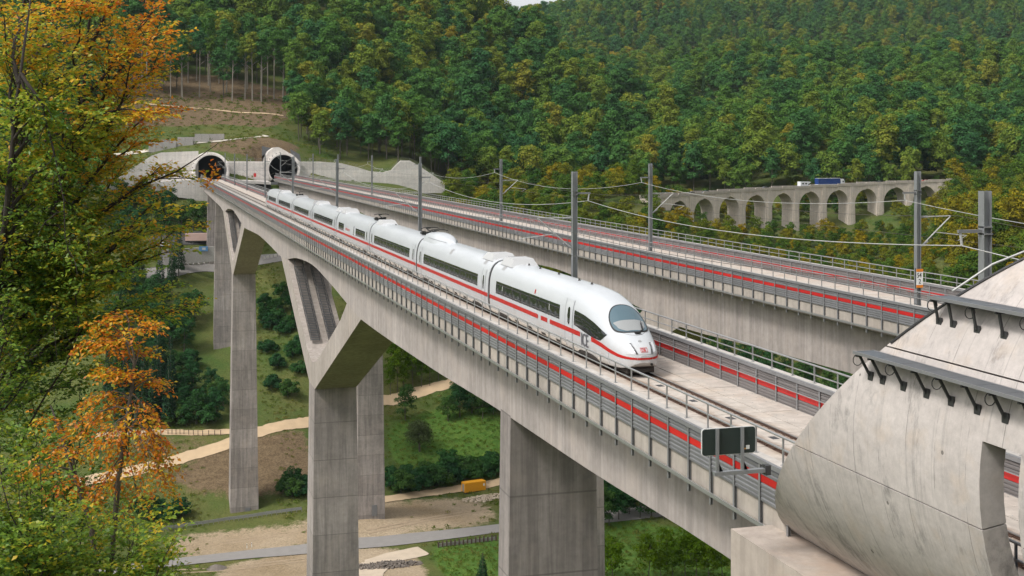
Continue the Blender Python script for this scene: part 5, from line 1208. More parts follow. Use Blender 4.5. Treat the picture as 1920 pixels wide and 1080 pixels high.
# the trees that show largest become objects of their own, the rest one forest
inframe = (pts_f[:, 3] > 215) & (pts_f[:, 3] < 1930) & (pts_f[:, 4] < 420)
order = np.argsort(np.where(inframe, pts_f[:, 5], 1e9)); n_ind = 215
single = order[:n_ind]; rest = order[n_ind:]
def region(p):
    if p[3] < 560: return 'broadleaf tree in the dark wood above the far tunnel portals', 'wood above the far portals'
    if p[3] < 860: return 'broadleaf tree on the spur rising right of the far portals', 'wood on the spur right of the portals'
    if p[3] < 1240: return 'broadleaf tree at the foot of the wooded spur in the middle', 'wood at the foot of the spur'
    return 'broadleaf tree on the slope behind the arched viaduct', 'wood behind the viaduct'
for i in single:
    p = pts_f[i]; lb, gr = region(p); edge = p[3] < 560 and p[5] < 640
    k = EDGE[int(rng.integers(3))] if edge and rng.random() < .75 else FOREST[int(rng.integers(5))]
    if edge and k in EDGE: lb, gr = 'tall tree with a bare trunk at the edge of the wood above the clearing', 'tall trees along the edge of the clearing'
    plant(k, 'broadleaf_tree', p, rng.uniform(.75, 1.25), lb, 'tree', gr)
os_ = np.argsort(np.where((pts_s[:, 3] > 640) & (pts_s[:, 3] < 1930), pts_s[:, 5], 1e9)); ns = 85
for i in os_[:ns]:
    p = pts_s[i]; lb, gr = ('yellowing small tree in the scrub beyond the empty bridge', 'yellowing scrub trees beyond the empty bridge') if p[3] < 1300 else ('small tree in the thicket in front of the arched viaduct', 'thicket in front of the viaduct') if p[3] < 1760 else ('leafy tree on the rise at the right edge beyond the hood', 'trees on the rise at the right edge')
    plant(SCRUB[int(rng.integers(3))], 'small_tree', p, rng.uniform(.75, 1.25) * (1.3 if p[3] > 1775 else .66 if p[3] > 1480 else .85 if p[3] > 1230 else 1.0), lb, 'tree', gr)
def scatter(name, pts, kinds, smin, smax, grow=None):
    """many trees as ONE object: instances on points by geometry nodes"""
    src = bpy.data.collections.new(name + '_models')
    for k in kinds:
        off = len(k.V); tv = np.array([v.co for v in k.trunk.vertices]); V = k.V; me = np_mesh(name + '_model', V, k.F, k.mat, {'tint': k.t}); o = bpy.data.objects.new(name + '_model', me); src.objects.link(o)
    me = bpy.data.meshes.new(name); me.vertices.add(len(pts)); me.vertices.foreach_set('co', (pts[:, :3] - np.array([0, 0, .3])).astype(np.float32).ravel())
    sc = rng.uniform(smin, smax, len(pts)) * (grow if grow is not None else 1); ro = np.stack([np.zeros(len(pts)), np.zeros(len(pts)), rng.uniform(0, 6.28, len(pts))], 1)
    a = me.attributes.new('size', 'FLOAT', 'POINT'); a.data.foreach_set('value', sc.astype(np.float32)); a = me.attributes.new('turn', 'FLOAT_VECTOR', 'POINT'); a.data.foreach_set('vector', ro.astype(np.float32).ravel())
    a = me.attributes.new('pick', 'INT', 'POINT'); a.data.foreach_set('value', rng.integers(0, len(kinds), len(pts)).astype(np.int32))
    o = bpy.data.objects.new(name, me); COL.objects.link(o); ng = bpy.data.node_groups.new(name, 'GeometryNodeTree')
    ng.interface.new_socket('Geometry', in_out='INPUT', socket_type='NodeSocketGeometry'); ng.interface.new_socket('Geometry', in_out='OUTPUT', socket_type='NodeSocketGeometry')
    n = ng.nodes; l = ng.links; gi = n.new('NodeGroupInput'); go = n.new('NodeGroupOutput'); iop = n.new('GeometryNodeInstanceOnPoints'); ci = n.new('GeometryNodeCollectionInfo'); ci.inputs['Collection'].default_value = src; ci.inputs['Separate Children'].default_value = True; ci.inputs['Reset Children'].default_value = True
    def na(nm, ty): q = n.new('GeometryNodeInputNamedAttribute'); q.data_type = ty; q.inputs['Name'].default_value = nm; return q.outputs['Attribute']
    mp = n.new('GeometryNodeMeshToPoints'); l.new(gi.outputs[0], mp.inputs['Mesh']); l.new(mp.outputs[0], iop.inputs['Points'])
    l.new(ci.outputs[0], iop.inputs['Instance']); iop.inputs['Pick Instance'].default_value = True
    l.new(na('pick', 'INT'), iop.inputs['Instance Index']); l.new(na('turn', 'FLOAT_VECTOR'), iop.inputs['Rotation']); l.new(na('size', 'FLOAT'), iop.inputs['Scale']); l.new(iop.outputs[0], go.inputs[0])
    md = o.modifiers.new('scatter', 'NODES'); md.node_group = ng; tag(o, kind='stuff'); return o
scatter('forest', pts_f[rest], FOREST * 3 + SPR[:1], .62, 1.5)
rs = pts_s[os_[ns:]]; scatter('scrub_thicket', rs, SCRUB, .75, 1.25, np.where(rs[:, 3] > 1775, 1.3, np.where(rs[:, 3] > 1480, .66, np.where(rs[:, 3] > 1230, .75, 1.0))))
# ------------------------------------------------------------------ single trees and bushes of the valley
def at(px, py, kind, name, sc, label, cat='tree', group=None, stem='trunk'): return plant(kind, name, G(px, py), sc, label, cat, group, stem=stem)
at(787, 846, OLIVE, 'apple_tree', 1.0, 'spreading grey green fruit tree alone on the meadow under the bridge')
hb = 'round bush of the dark hedge above the yellow container'
for i, (px, py) in enumerate([(738, 915), (752, 925), (772, 920), (792, 915), (812, 914), (832, 908), (852, 903), (872, 900), (893, 896), (915, 892), (936, 890), (760, 903), (800, 897), (840, 893), (880, 885), (920, 878)]):
    at(px, py, BUSH[i % 3], 'bush', rng.uniform(1.25, 1.7), hb, 'bush', 'dark hedge above the yellow container', 'stem')
for i, (px, py) in enumerate([(760, 790), (840, 790), (862, 782), (885, 775), (905, 785), (925, 778), (945, 770), (900, 765), (860, 765), (925, 760)]):
    at(px, py, DARK[i % 2], 'dark_tree', rng.uniform(.8, 1.05), 'dense dark tree bordering the meadow behind the fruit tree', 'tree', 'dark trees bordering the meadow')
for i, (px, py) in enumerate([(732, 742), (745, 735), (758, 738), (774, 730), (790, 726), (806, 724), (822, 716), (842, 712), (860, 706), (735, 715), (765, 705), (800, 700), (750, 690), (780, 690)]):
    at(px, py, SLIM[i % 2], 'slim_tree', rng.uniform(.8, 1.15), 'slim light green tree beside the dirt path under the bridge', 'tree', 'slim trees along the dirt path')
for i, (px, py) in enumerate([(535, 925), (548, 932), (562, 928), (572, 920), (552, 912)]):
    at(px, py, BUSH[i % 3], 'bush', 1.15, 'dark bush between the two tall pier columns of the near bridge', 'bush', 'bushes between the pier columns', 'stem')
for i, (px, py) in enumerate([(258, 955), (275, 970), (300, 975), (320, 972), (338, 968), (288, 955)]):
    at(px, py, BUSH[i % 3], 'bush', 1.1, 'dark bush left of the guard rail at the foot of the slope', 'bush', 'bushes left of the guard rail', 'stem')
for i, (px, py) in enumerate([(498, 600), (520, 610), (545, 612), (562, 600), (505, 618), (535, 625), (575, 615), (520, 590), (500, 660), (520, 690), (548, 672), (566, 700), (512, 730), (540, 745), (568, 650), (495, 575), (530, 560), (552, 575)]):
    at(px, py, BUSH[i % 3], 'bush', 1.25, 'dark bush on the grass slope seen beside the far Y-shaped pier', 'bush', 'bushes on the grass slope', 'stem')
for i, (px, py) in enumerate([(215, 790), (232, 800), (250, 795), (266, 803), (284, 800), (300, 792), (316, 800), (220, 765), (245, 760), (270, 762), (295, 765), (320, 760), (230, 730), (260, 725), (300, 735), (205, 740)]):
    at(px, py, SPR[i % 2], 'spruce', rng.uniform(.8, 1.1), 'dark spruce in the stand left of the tall piers', 'tree', 'dark spruces left of the piers')
for i, (px, py) in enumerate([(332, 795), (350, 798), (368, 795), (388, 796), (405, 790), (345, 770), (372, 765), (398, 762), (418, 770), (340, 735), (362, 735), (330, 700), (355, 690), (395, 735)]):
    at(px, py, DARK[i % 2] if i % 3 else BUSH[0], 'bush', .78 if i % 3 else 1.6, 'leafy bush at the wood edge left of the far Y-shaped pier', 'bush', 'bushes at the spruce wood edge', 'stem')
for i, (px, py) in enumerate([(240, 590), (262, 600), (285, 595), (305, 585), (250, 640), (275, 650), (300, 640), (322, 640), (345, 620), (365, 600), (225, 560), (265, 555), (318, 655), (210, 620), (200, 680), (230, 690), (258, 690), (290, 690), (345, 660)]):
    at(px, py, DARK[i % 2], 'dark_tree', rng.uniform(.8, 1.15), 'dark leafy tree on the slope below the far road', 'tree', 'dark trees below the far road')
for i, (px, py) in enumerate([(270, 400), (295, 408), (318, 415), (340, 425), (362, 432), (250, 390), (285, 425), (310, 438), (240, 430), (262, 440), (230, 400), (225, 450), (380, 430)]):
    at(px, py, DARK[i % 2], 'dark_tree', rng.uniform(.8, 1.1), 'leafy bush tree on the bank under the far left wing wall', 'tree', 'bank planting under the wing wall')
for i, (px, py) in enumerate([(240, 530), (262, 535), (300, 560), (322, 535), (335, 520)]):
    at(px, py, SPR[i % 2], 'spruce', rng.uniform(.7, .9), 'dark spruce standing below the road with the parked trailer', 'tree', 'spruces below the far road')
at(905, 1092, SPRS, 'young_spruce', 1.0, 'small dark spruce on the bright grass at the foot of the front pier')
for i, (px, py) in enumerate([(1125, 990), (1142, 985), (1160, 975), (1180, 965), (1200, 972), (1222, 970), (1245, 975), (1270, 980), (1150, 950), (1190, 945), (1230, 950), (1130, 955), (1290, 1000), (1320, 1010), (1345, 1020), (1365, 1030), (1300, 970), (1340, 985)]):
    at(px, py, DARK[i % 2], 'dark_tree', rng.uniform(.7, 1.0), 'dark tree below the near end of the bridge, right of the front pier', 'tree', 'dark trees right of the front pier')
for i, (px, py) in enumerate([(1130, 1085), (1150, 1095), (1215, 1090), (1240, 1088), (1262, 1084), (1285, 1082), (1305, 1088), (1330, 1090), (1355, 1085), (1250, 1060), (1295, 1050), (1325, 1060)]):
    at(px, py, LIGHT[0], 'small_tree', rng.uniform(.9, 1.5), 'thin light green sapling on the bright grass right of the front pier', 'tree', 'saplings right of the front pier')
for i in range(64):
    px = 1165 + (i % 16) * 28 + rng.uniform(-10, 10); py = 588 + (i // 16) * 34 + (px - 1165) * .22 + rng.uniform(-10, 10); p = G(px, py)
    if abs(p[0]) > 8 and abs(p[0] - 29.9) > 8: plant(DARK[i % 2], 'dark_tree', p, rng.uniform(.6, .95), 'dark tree in the gap between the two bridges beside the train nose', 'tree', 'dark trees in the gap between the bridges')
# rough grass and weeds over the valley floor and the banks
def tuft(name, n_, w, h, mat):
    k = Kind(); a = rng.uniform(0, 6.28, n_); r_ = w * np.sqrt(rng.random(n_)); c = np.stack([r_ * np.cos(a), r_ * np.sin(a), rng.uniform(0, h, n_)], 1); V, F = leaf_quads(c, np.stack([np.cos(a), np.sin(a), np.full(n_, .5)], 1) + rng.normal(0, .5, (n_, 3)), rng.uniform(.12, .34, n_), .45); k.V, k.F, k.t, k.mat = V, F, rng.random(n_), mat; mb = MB().tube([(0, 0, -.1), (0, 0, .1)], .02, 3); k.trunk = mb.mesh(name, mat); return k
M['grass'] = leafmat('rough_grass', [(0.1, (0.06, 0.12, 0.025)), (0.5, (0.12, 0.16, 0.04)), (0.85, (0.22, 0.19, 0.08))], trans=.2, loc_scale=.03, loc_amt=.6)
TUFT = [tuft('tuft', 60, .75, .35, M['grass']), tuft('tuft', 46, .55, .55, M['grass']), tuft('tuft', 34, .4, .25, M['grass'])]
x, y, z, px, py, Z = sites(1.9, -110, 150, 255, 520); m_ = (px > 180) & (px < 1420) & (py > 240) & (py < 1100) & (Z > 262) & off_rail(x, y)
for pz, keep in ((Z_DIRT, .10), (Z_PALE, .02), (Z_BROWN, .30), (Z_BROWN2, .35)): m_ &= ~inpoly(x, y, pz) | (rng.random(len(x)) < keep)
dr = np.full(len(x), 1e9)
for ln, hw_ in LINES:
    for a_, b__ in zip(ln[::3], ln[3::3]):
        ab_ = b__ - a_; t_ = np.clip(((x - a_[0]) * ab_[0] + (y - a_[1]) * ab_[1]) / (ab_ @ ab_ + 1e-9), 0, 1); dr = np.minimum(dr, np.hypot(x - a_[0] - t_ * ab_[0], y - a_[1] - t_ * ab_[1]) - hw_)
m_ &= dr > .2; gp_ = np.stack([x, y, z], 1)[m_]; scatter('grass', gp_ + np.array([0, 0, .3]), TUFT, .6, 1.7)
x, y, z, px, py, Z = sites(2.6, -150, 60, 495, 640); m_ = (px > 150) & (px < 860) & (py > 175) & (py < 345) & off_rail(x, y); m_ &= rng.random(len(x)) < .6
scatter('grass', np.stack([x, y, z], 1)[m_] + np.array([0, 0, .25]), TUFT, .8, 2.4)
# ------------------------------------------------------------------ valley things
c = G(888, 921); r = empty('container', c, 'yellow steel container beside the dirt path in the valley', 'container', rz=.22)
local(r, MB().b2((-3.2, -1.2, .25), (3.2, 1.2, 2.8)), 'box', M['yellow']); cm_ = MB()
for x in np.arange(-3.0, 3.05, .4): cm_.b2((x - .08, -1.24, .35), (x + .08, -1.2, 2.7))
local(r, cm_, 'corrugation', M['yellow']); local(r, MB().b2((2.35, -1.25, 1.5), (2.85, -1.205, 2.15)), 'window', M['signwhite']); local(r, MB().b2((-3.23, -.6, .35), (-3.205, .5, 2.4)), 'door', M['grey']); local(r, MB().b2((-3.1, -1.1, -.6), (-2.6, 1.1, .24)).b2((2.6, -1.1, -.6), (3.1, 1.1, .24)), 'support', M['under'])
def heap(name, px, py, L, W, Hh, n, s, mat, label, cat):
    c = G(px, py); mb = MB()
    for i in range(n):
        a, q = rng.uniform(0, 6.28), math.sqrt(rng.random()); x, y = c[0] + L * q * math.cos(a), c[1] + W * q * math.sin(a); z = float(H(x, y)) + Hh * (1 - q) * rng.uniform(.3, 1)
        mb.box((x, y, z), (s * rng.uniform(.5, 1.4), s * rng.uniform(.4, 1.1), s * rng.uniform(.3, .8)), M=Matrix.Rotation(rng.uniform(0, 3), 3, Vector(rng.normal(size=3))))
    return tag(mb.build(name, mat), label, cat)
heap('rubble_heap', 725, 1061, 8.5, 2.4, 1.0, 260, .7, M['rubble'], 'long heap of dark broken stone on the pale yard by the road', 'rubble')
heap('rubble_heap', 905, 936, 6.0, 3.0, .8, 140, .7, M['sand'], 'pale stones dumped below the yellow container', 'rubble')
c = G(405, 1066); mb = MB()
for i in range(9):
    t_ = i / 8; mb.v += [(c[0] + 2.6 * (1 - t_) * math.cos(a) * rng.uniform(.9, 1.1), c[1] + 2.6 * (1 - t_) * math.sin(a), c[2] - .2 + 1.2 * t_ ** .8) for a in np.linspace(0, 6.28, 19)[:-1]]
for i in range(8):
    for j in range(18): mb.f.append((i * 18 + j, i * 18 + (j + 1) % 18, (i + 1) * 18 + (j + 1) % 18, (i + 1) * 18 + j)); mb.m.append(0)
tag(mb.build('gravel_heap', M['rubble'], smooth=True), 'small grey gravel heap at the lower left beside the road', 'gravel heap')
fp = [G(a_, b__) for a_, b__ in ((205, 822), (260, 818), (315, 815), (345, 815), (380, 817), (425, 816))]; r = empty('wire_fence', fp[2], 'low post and wire fence along the upper dirt path left of the pier', 'fence'); mb = MB()
for a_, b__ in zip(fp, fp[1:]):
    for i in range(4): q = a_ + (b__ - a_) * i / 4; q[2] = H(q[0], q[1]); MB().b2((q[0] - .09, q[1] - .09, q[2] - .3), (q[0] + .09, q[1] + .09, q[2] + 1.5)).build('post', M['wood'], r)
    for h_ in (.6, 1.2): mb.tube([(a_[0], a_[1], H(a_[0], a_[1]) + h_), (b__[0], b__[1], H(b__[0], b__[1]) + h_)], .02, 4)
mb.build('fence_wire', M['post'], r)
# guard rail along the foot of the slope
gp = [G(a, b_) for a, b_ in ((280, 1000), (350, 990), (430, 978), (500, 968), (575, 958))]; r = empty('guard_rail', gp[2], 'steel guard rail along the foot of the slope behind the pier', 'guard rail')
rail_pts = []
for a, b_ in zip(gp, gp[1:]):
    for i in range(8): q = a + (b_ - a) * i / 8; q[2] = H(q[0], q[1]); rail_pts.append(q)
mb = MB()
for p, q in zip(rail_pts, rail_pts[1:]): mb.beam((p[0], p[1], p[2] + .85), (q[0], q[1], q[2] + .85), .10, .75)
mb.build('rail', M['mast'], r)
for p in rail_pts: MB().b2((p[0] - .06, p[1] - .06, p[2] - .3), (p[0] + .06, p[1] + .06, p[2] + .9)).build('post', M['post'], r)
# plank palisade above the green lawn
a, b_ = G(822, 1027), G(930, 1014); r = empty('palisade', (a + b_) / 2, 'row of dark timber posts along the edge of the green lawn', 'palisade')
for i in range(15):
    p = a + (b_ - a) * i / 14; p[2] = H(p[0], p[1]); hh_ = rng.uniform(1.2, 1.6); MB().b2((p[0] - .16, p[1] - .12, p[2] - .3), (p[0] + .16, p[1] + .12, p[2] + hh_)).build('post', M['wood'], r)
mb = MB()
for i in range(14):
    p = a + (b_ - a) * i / 14; q = a + (b_ - a) * (i + 1) / 14; mb.beam((p[0], p[1] + .17, H(p[0], p[1]) + .6), (q[0], q[1] + .17, H(q[0], q[1]) + .6), .08, .8)
mb.build('planking', M['gabion'], r)
for px, py in ((463, 1028), (472, 1026)):
    p = G(px, py); r = empty('delineator', p, 'white roadside marker post with dark band on the verge below the pier', 'marker post', 'roadside marker posts'); MB().b2((p[0] - .07, p[1] - .05, p[2] - .2), (p[0] + .07, p[1] + .05, p[2] + 1.1)).build('post', M['signwhite'], r); MB().b2((p[0] - .075, p[1] - .055, p[2] + .75), (p[0] + .075, p[1] + .055, p[2] + .95)).build('band', M['ink'], r)
# far road with trailer, car, sign and its wall
c = G(372, 456); r = empty('trailer', c, 'long trailer under a faded pinkish tarpaulin parked by the far road', 'trailer', rz=-.10)
local(r, MB().b2((-4.6, -1.25, 1.0), (4.6, 1.25, 3.6)), 'tarpaulin', M['pink']); local(r, MB().b2((-4.6, -1.2, .7), (4.6, 1.2, .99)), 'frame', M['under']); wheels(r, (-3, -1.8, 3.2), 1.05, .48, Vector(c))
c = G(306, 462); car(c, .0, M['carwhite'], 'white car parked left of the trailer on the far road')
r = wallpoly('retaining_wall', [(296, 470), (400, 462), (470, 458), (470, 484), (400, 490), (296, 500)], 462, 1.0, M['gabion']); tag(r, 'low brownish wall below the far road behind the far piers', 'retaining wall')
p = PY(382, 467, 460); r = empty('blue_sign', (p[0], p[1], float(H(p[0], p[1]))), 'small blue board on the wall below the trailer', 'sign'); MB().box((p[0], 461.6, p[2]), (3.0, .12, 1.7)).build('board', M['signblue'], r); MB().box((p[0] + .1, 461.53, p[2]), (1.2, .03, .8)).build('panel', M['lightgrey'], r)
# concrete crash barriers along the far road
for (q0, q1, nn, lb) in (((300, 507), (392, 493), 9, 'concrete road barrier on the far road left of the piers'), ((492, 487), (535, 478), 6, 'concrete road barrier on the far road seen under the main span')):
    A_, B_ = G(*q0), G(*q1)
    for i in range(nn):
        u0, u1 = i / nn + .01, (i + .8) / nn; p = A_ + (B_ - A_) * u0; q = A_ + (B_ - A_) * u1; p[2] = H(p[0], p[1]); q[2] = H(q[0], q[1]); m0 = (p + q) / 2
        tag(MB().beam((p[0], p[1], p[2] + .5), (q[0], q[1], q[2] + .5), .5, 1.0).build('road_barrier', M['farwall']), lb, 'road barrier', 'concrete barriers on the far road')
# ------------------------------------------------------------------ the autumn beeches close to the camera
class Leaves:
    def __init__(s): s.c = []; s.d = []; s.n = []; s.z = []; s.t = []
    def add(s, c, d, n, z, t): s.c.append(c); s.d.append(d); s.n.append(n); s.z.append(z); s.t.append(t)
    def mesh(s, name, mat):
        c, d, n = (np.array(q, float) for q in (s.c, s.d, s.n)); z = np.array(s.z)[:, None]; d /= np.linalg.norm(d, axis=1, keepdims=True) + 1e-9; n -= (n * d).sum(1, keepdims=True) * d; n /= np.linalg.norm(n, axis=1, keepdims=True) + 1e-9; w = np.cross(d, n)
        V = np.stack([c, c + d * z * .45 + w * z * .30 + n * z * .10, c + d * z - n * z * .08, c + d * z * .45 - w * z * .30 + n * z * .10, c + d * z * .5], 1).reshape(-1, 3); k = np.arange(len(c))[:, None] * 5
        F = np.concatenate([k + np.array([0, 4, 1, 1]), ], 1)
        T3 = np.concatenate([k + np.array(q) for q in ((0, 1, 4), (4, 1, 2), (0, 4, 3), (4, 2, 3))], 0); return np_mesh(name, V, T3, mat, {'tint': np.tile(np.array(s.t), 4)})
UPV = np.array([0, 0, 1.0])
def unit(v): return v / (np.linalg.norm(v) + 1e-9)
def twig_leaves(lv, p, d, L, tint, size, droop, dens=1.0, tj=.10):
    """a flat spray: leaves alternate along a drooping twig"""
    n_ = max(3, int(L / .050 * dens)); side = unit(np.cross(d, UPV) + rng.normal(0, .15, 3)); tt = tint + rng.normal(0, .05); q = p.copy(); dd = d.copy()
    for i in range(n_):
        dd = unit(dd + np.array([0, 0, -droop * .05])); q = q + dd * L / n_; sg = 1 if i % 2 else -1; ld = unit(dd * .7 + side * sg * .8 + rng.normal(0, .28, 3)); nn = UPV * .8 + rng.normal(0, .4, 3)
        lv.add(q + rng.normal(0, .015, 3), ld, nn, size * rng.uniform(.7, 1.25), min(1, max(0, tt + rng.normal(0, tj))))
def curve(p0, p1, sag, nseg=9, wob=.06):
    L = np.linalg.norm(p1 - p0); pts = []
    off = rng.normal(0, wob * L, 3)
    for i in range(nseg + 1):
        u = i / nseg; pts.append(p0 * (1 - u) + p1 * u + UPV * sag * L * 4 * u * (1 - u) + off * math.sin(math.pi * u) + rng.normal(0, .012 * L, 3) * (0 < i < nseg))
    return pts
def bough(lv, wood, p0, p1, r, tint, size=.105, sag=.06, start=.22, nb=13, blen=.95, droop=.5, dens=1.0, tj=.10, tint_end=None, gap=.24):
    pts = curve(p0, p1, sag); wood.tube(pts, list(np.linspace(r, r * .16, len(pts))), 6, False); L = np.linalg.norm(p1 - p0); pts = np.array(pts)
    for j in range(nb):
        u = start + (1 - start) * (j + rng.random() * .8) / nb; f = min(u, .999) * (len(pts) - 1); i = int(f); b0 = pts[i] + (pts[i + 1] - pts[i]) * (f - i); ax = unit(pts[i + 1] - pts[i]); sd = unit(np.cross(ax, UPV)) * (1 if j % 2 else -1)
        d = unit(ax * .75 + sd * rng.uniform(.5, 1.0) + UPV * rng.uniform(-.15, .35)); bl = blen * rng.uniform(.6, 1.2) * (1.15 - .55 * u); b1_ = b0 + d * bl - UPV * droop * bl * .25; bp = curve(b0, b1_, .05, 5); wood.tube(bp, list(np.linspace(r * .24, .004, 6)), 4, False)
        t = tint if tint_end is None else tint + (tint_end - tint) * u; bp = np.array(bp); nt = max(5, int(bl / .09))
        if rng.random() < .06: continue
        tb = t + rng.normal(0, .07)
        for q in range(nt):
            v = (q + rng.random()) / nt; g = min(v, .999) * 5; k = int(g); c = bp[k] + (bp[k + 1] - bp[k]) * (g - k); tx = unit(bp[k + 1] - bp[k]); ts = unit(np.cross(tx, UPV)) * (1 if q % 2 else -1)
            twig_leaves(lv, c, unit(tx * .7 + ts * .8 + UPV * rng.uniform(-.25, .25)), gap * rng.uniform(.7, 1.4) * 1.3, tb, size, droop, dens, tj)
    twig_leaves(lv, pts[-2], unit(pts[-1] - pts[-2]), .5, tint if tint_end is None else tint_end, size, droop, dens, tj)
def finish(name, label, base, trunk, wood, lv, bark, cat='tree'):
    r = empty(name, base, label, cat); trunk.build('trunk', bark, r, smooth=True); tag(wood.build('branches', bark, r, smooth=True), kind='stuff')
    me = lv.mesh('foliage', M['beech']); v = np.empty(len(me.vertices) * 3, np.float32); me.vertices.foreach_get('co', v); v = v.reshape(-1, 3) - np.array(base, np.float32); me.vertices.foreach_set('co', v.ravel()); me.update(); o = bpy.data.objects.new('foliage', me); COL.objects.link(o); o.parent = r; tag(o, kind='stuff'); return r
# big beech: trunk beyond the left edge, boughs reaching into the picture
ZB = 27.0; tr = MB(); wd = MB(); lv = Leaves(); stem = [P(-150, 2300, ZB), P(-110, 1500, ZB), P(-60, 900, ZB), P(-5, 560, ZB), P(28, 300, ZB + .3), P(34, 60, ZB + .5), P(80, -180, ZB + .6)]
tr.tube(stem, [.21, .17, .12, .085, .055, .035, .012], 10); st2 = [P(-95, 1200, ZB), P(-20, 800, ZB + 1), P(70, 620, ZB + 1.4), P(110, 430, ZB + 1.5), P(150, 250, ZB + 1.3), P(165, 60, ZB + 1.2), P(190, -120, ZB + 1)]; tr.tube(st2, [.13, .11, .08, .06, .045, .03, .015], 8)
st3 = [P(-60, 900, ZB), P(-30, 640, ZB - 1.2), P(10, 420, ZB - 1.8), P(30, 200, ZB - 2), P(60, -20, ZB - 2)]; tr.tube(st3, [.11, .09, .065, .04, .015], 8)
def on(stem_, v):
    g = min(v, .999) * (len(stem_) - 1); i = int(g); return stem_[i] + (stem_[i + 1] - stem_[i]) * (g - i)
# (tip px, tip py, depth offset, start stem, where, tint, tint at the end)
B_ = [(308, 62, 0, st2, .62, .62, .80), (286, 20, 1.2, st2, .72, .70, .92), (232, -30, .4, st2, .80, .75, .95), (250, 95, -1, st2, .60, .55, .78), (300, 118, .5, st2, .58, .60, .74), (230, 150, 1, st2, .55, .50, .70), (312, 210, 0, st2, .48, .55, .88), (262, 208, -1.4, stem, .62, .45, .68),
      (285, 262, .6, st2, .45, .48, .70), (225, 250, -.6, stem, .58, .40, .62), (300, 318, -.2, st2, .40, .42, .66), (240, 300, 1.2, st2, .42, .45, .6), (338, 330, .4, st2, .42, .45, .60), (290, 380, 1, st2, .36, .35, .60), (345, 428, .2, st2, .34, .35, .58), (330, 395, -1, st2, .36, .40, .55), (262, 440, -1, st2, .30, .32, .52),
      (318, 470, .8, st2, .30, .30, .50), (345, 585, 0, st2, .26, .28, .40), (300, 560, 1, st2, .25, .25, .42), (240, 520, -1, st2, .28, .22, .40), (352, 575, -.4, st2, .27, .30, .45), (200, 600, .5, st2, .22, .20, .35), (150, 560, -1.5, stem, .42, .22, .36), (100, -40, 0, stem, .85, .70, .90), (160, 10, -1, stem, .80, .66, .85), (60, 20, -1.5, st3, .80, .58, .72),
      (120, 60, 1.5, stem, .76, .60, .80), (140, 130, -1.2, st3, .70, .45, .62), (90, 180, -2, st3, .62, .40, .55), (180, 200, 1.4, stem, .66, .50, .74), (30, 120, -2, st3, .7, .42, .58), (100, 300, -2, st3, .5, .38, .55), (150, 330, .8, stem, .56, .42, .64), (60, 380, -2, st3, .45, .30, .50), (190, 400, -.4, stem, .5, .34, .58), (20, 300, -1.6, st3, .5, .33, .5),
      (120, 470, 1, stem, .46, .26, .45), (40, 520, -1.6, st3, .35, .22, .40), (170, 480, -1.5, stem, .46, .25, .45), (90, 600, .8, stem, .38, .18, .33), (20, 620, -1.2, st3, .25, .16, .30), (140, 660, 0, stem, .34, .15, .28), (180, 690, 1.3, st2, .18, .14, .30), (60, 700, -1.5, stem, .30, .14, .28), (215, 650, -.3, st2, .2, .18, .34), (10, 40, .8, stem, .78, .50, .70), (70, 110, .9, stem, .74, .55, .76), (200, 90, -.4, st2, .62, .56, .8)]
for px, py, dz, s_, w_, t0, t1 in B_:
    p0 = on(s_, w_); p1 = P(px, py, ZB + .6 + dz); bough(lv, wd, p0, p1, .05, t0 - .17, tint_end=t1 - .02, sag=rng.uniform(.02, .10), nb=15, blen=1.0, droop=.35, tj=.13)
for k in range(26):         # inner boughs that thicken the crown
    py = rng.uniform(-60, 700); s_ = (stem, st2, st3)[k % 3]; p0 = on(s_, rng.uniform(.3, .85)); p1 = P(rng.uniform(-60, 190), py, ZB + rng.uniform(-2.5, 2.8)); t0 = .62 - .42 * min(1, max(0, (py - 50) / 600)); bough(lv, wd, p0, p1, .04, t0 - .2, tint_end=t0 - .06, nb=12, blen=1.0, droop=.3)
for k in range(22):         # the green middle of the crown
    px, py = rng.uniform(-20, 262), rng.uniform(390, 660); s_ = (stem, st2, st3)[k % 3]; bough(lv, wd, on(s_, rng.uniform(.2, .5)), P(px, py, ZB + rng.uniform(-2.2, 2.6)), .035, .24, tint_end=rng.uniform(.28, .46), nb=14, blen=.95, droop=.35, tj=.10)
# long bare outer branches with a few leaves
for pts_, t_ in (([(190, 395), (260, 350), (330, 322), (372, 295), (410, 268)], .70), ([(200, 440), (245, 425), (262, 420)], .6)):
    q = [P(a, b__, ZB + .4) for a, b__ in pts_]; wd.tube(q, list(np.linspace(.03, .006, len(q))), 5, False)
for px, py, t_ in ((405, 330, .82), (395, 338, .78), (388, 330, .72), (300, 205, .9), (318, 215, .85)):
    for k in range(5): twig_leaves(lv, P(px + rng.normal(0, 6), py + rng.normal(0, 5), ZB + .4), unit(rng.normal(size=3)), .22, t_, .11, .5)
q = [P(300, 335, ZB + .4), P(350, 334, ZB + .4), P(410, 332, ZB + .4)]; wd.tube(q, [.012, .009, .004], 5, False)
q = [P(205, 470, ZB), P(240, 440, ZB + .3), P(258, 425, ZB + .3)]; wd.tube(q, [.025, .018, .006], 5, False)
finish('beech_tree', 'tall beech with orange and green autumn leaves filling the left edge', stem[0], tr, wd, lv, M['bark_d'])
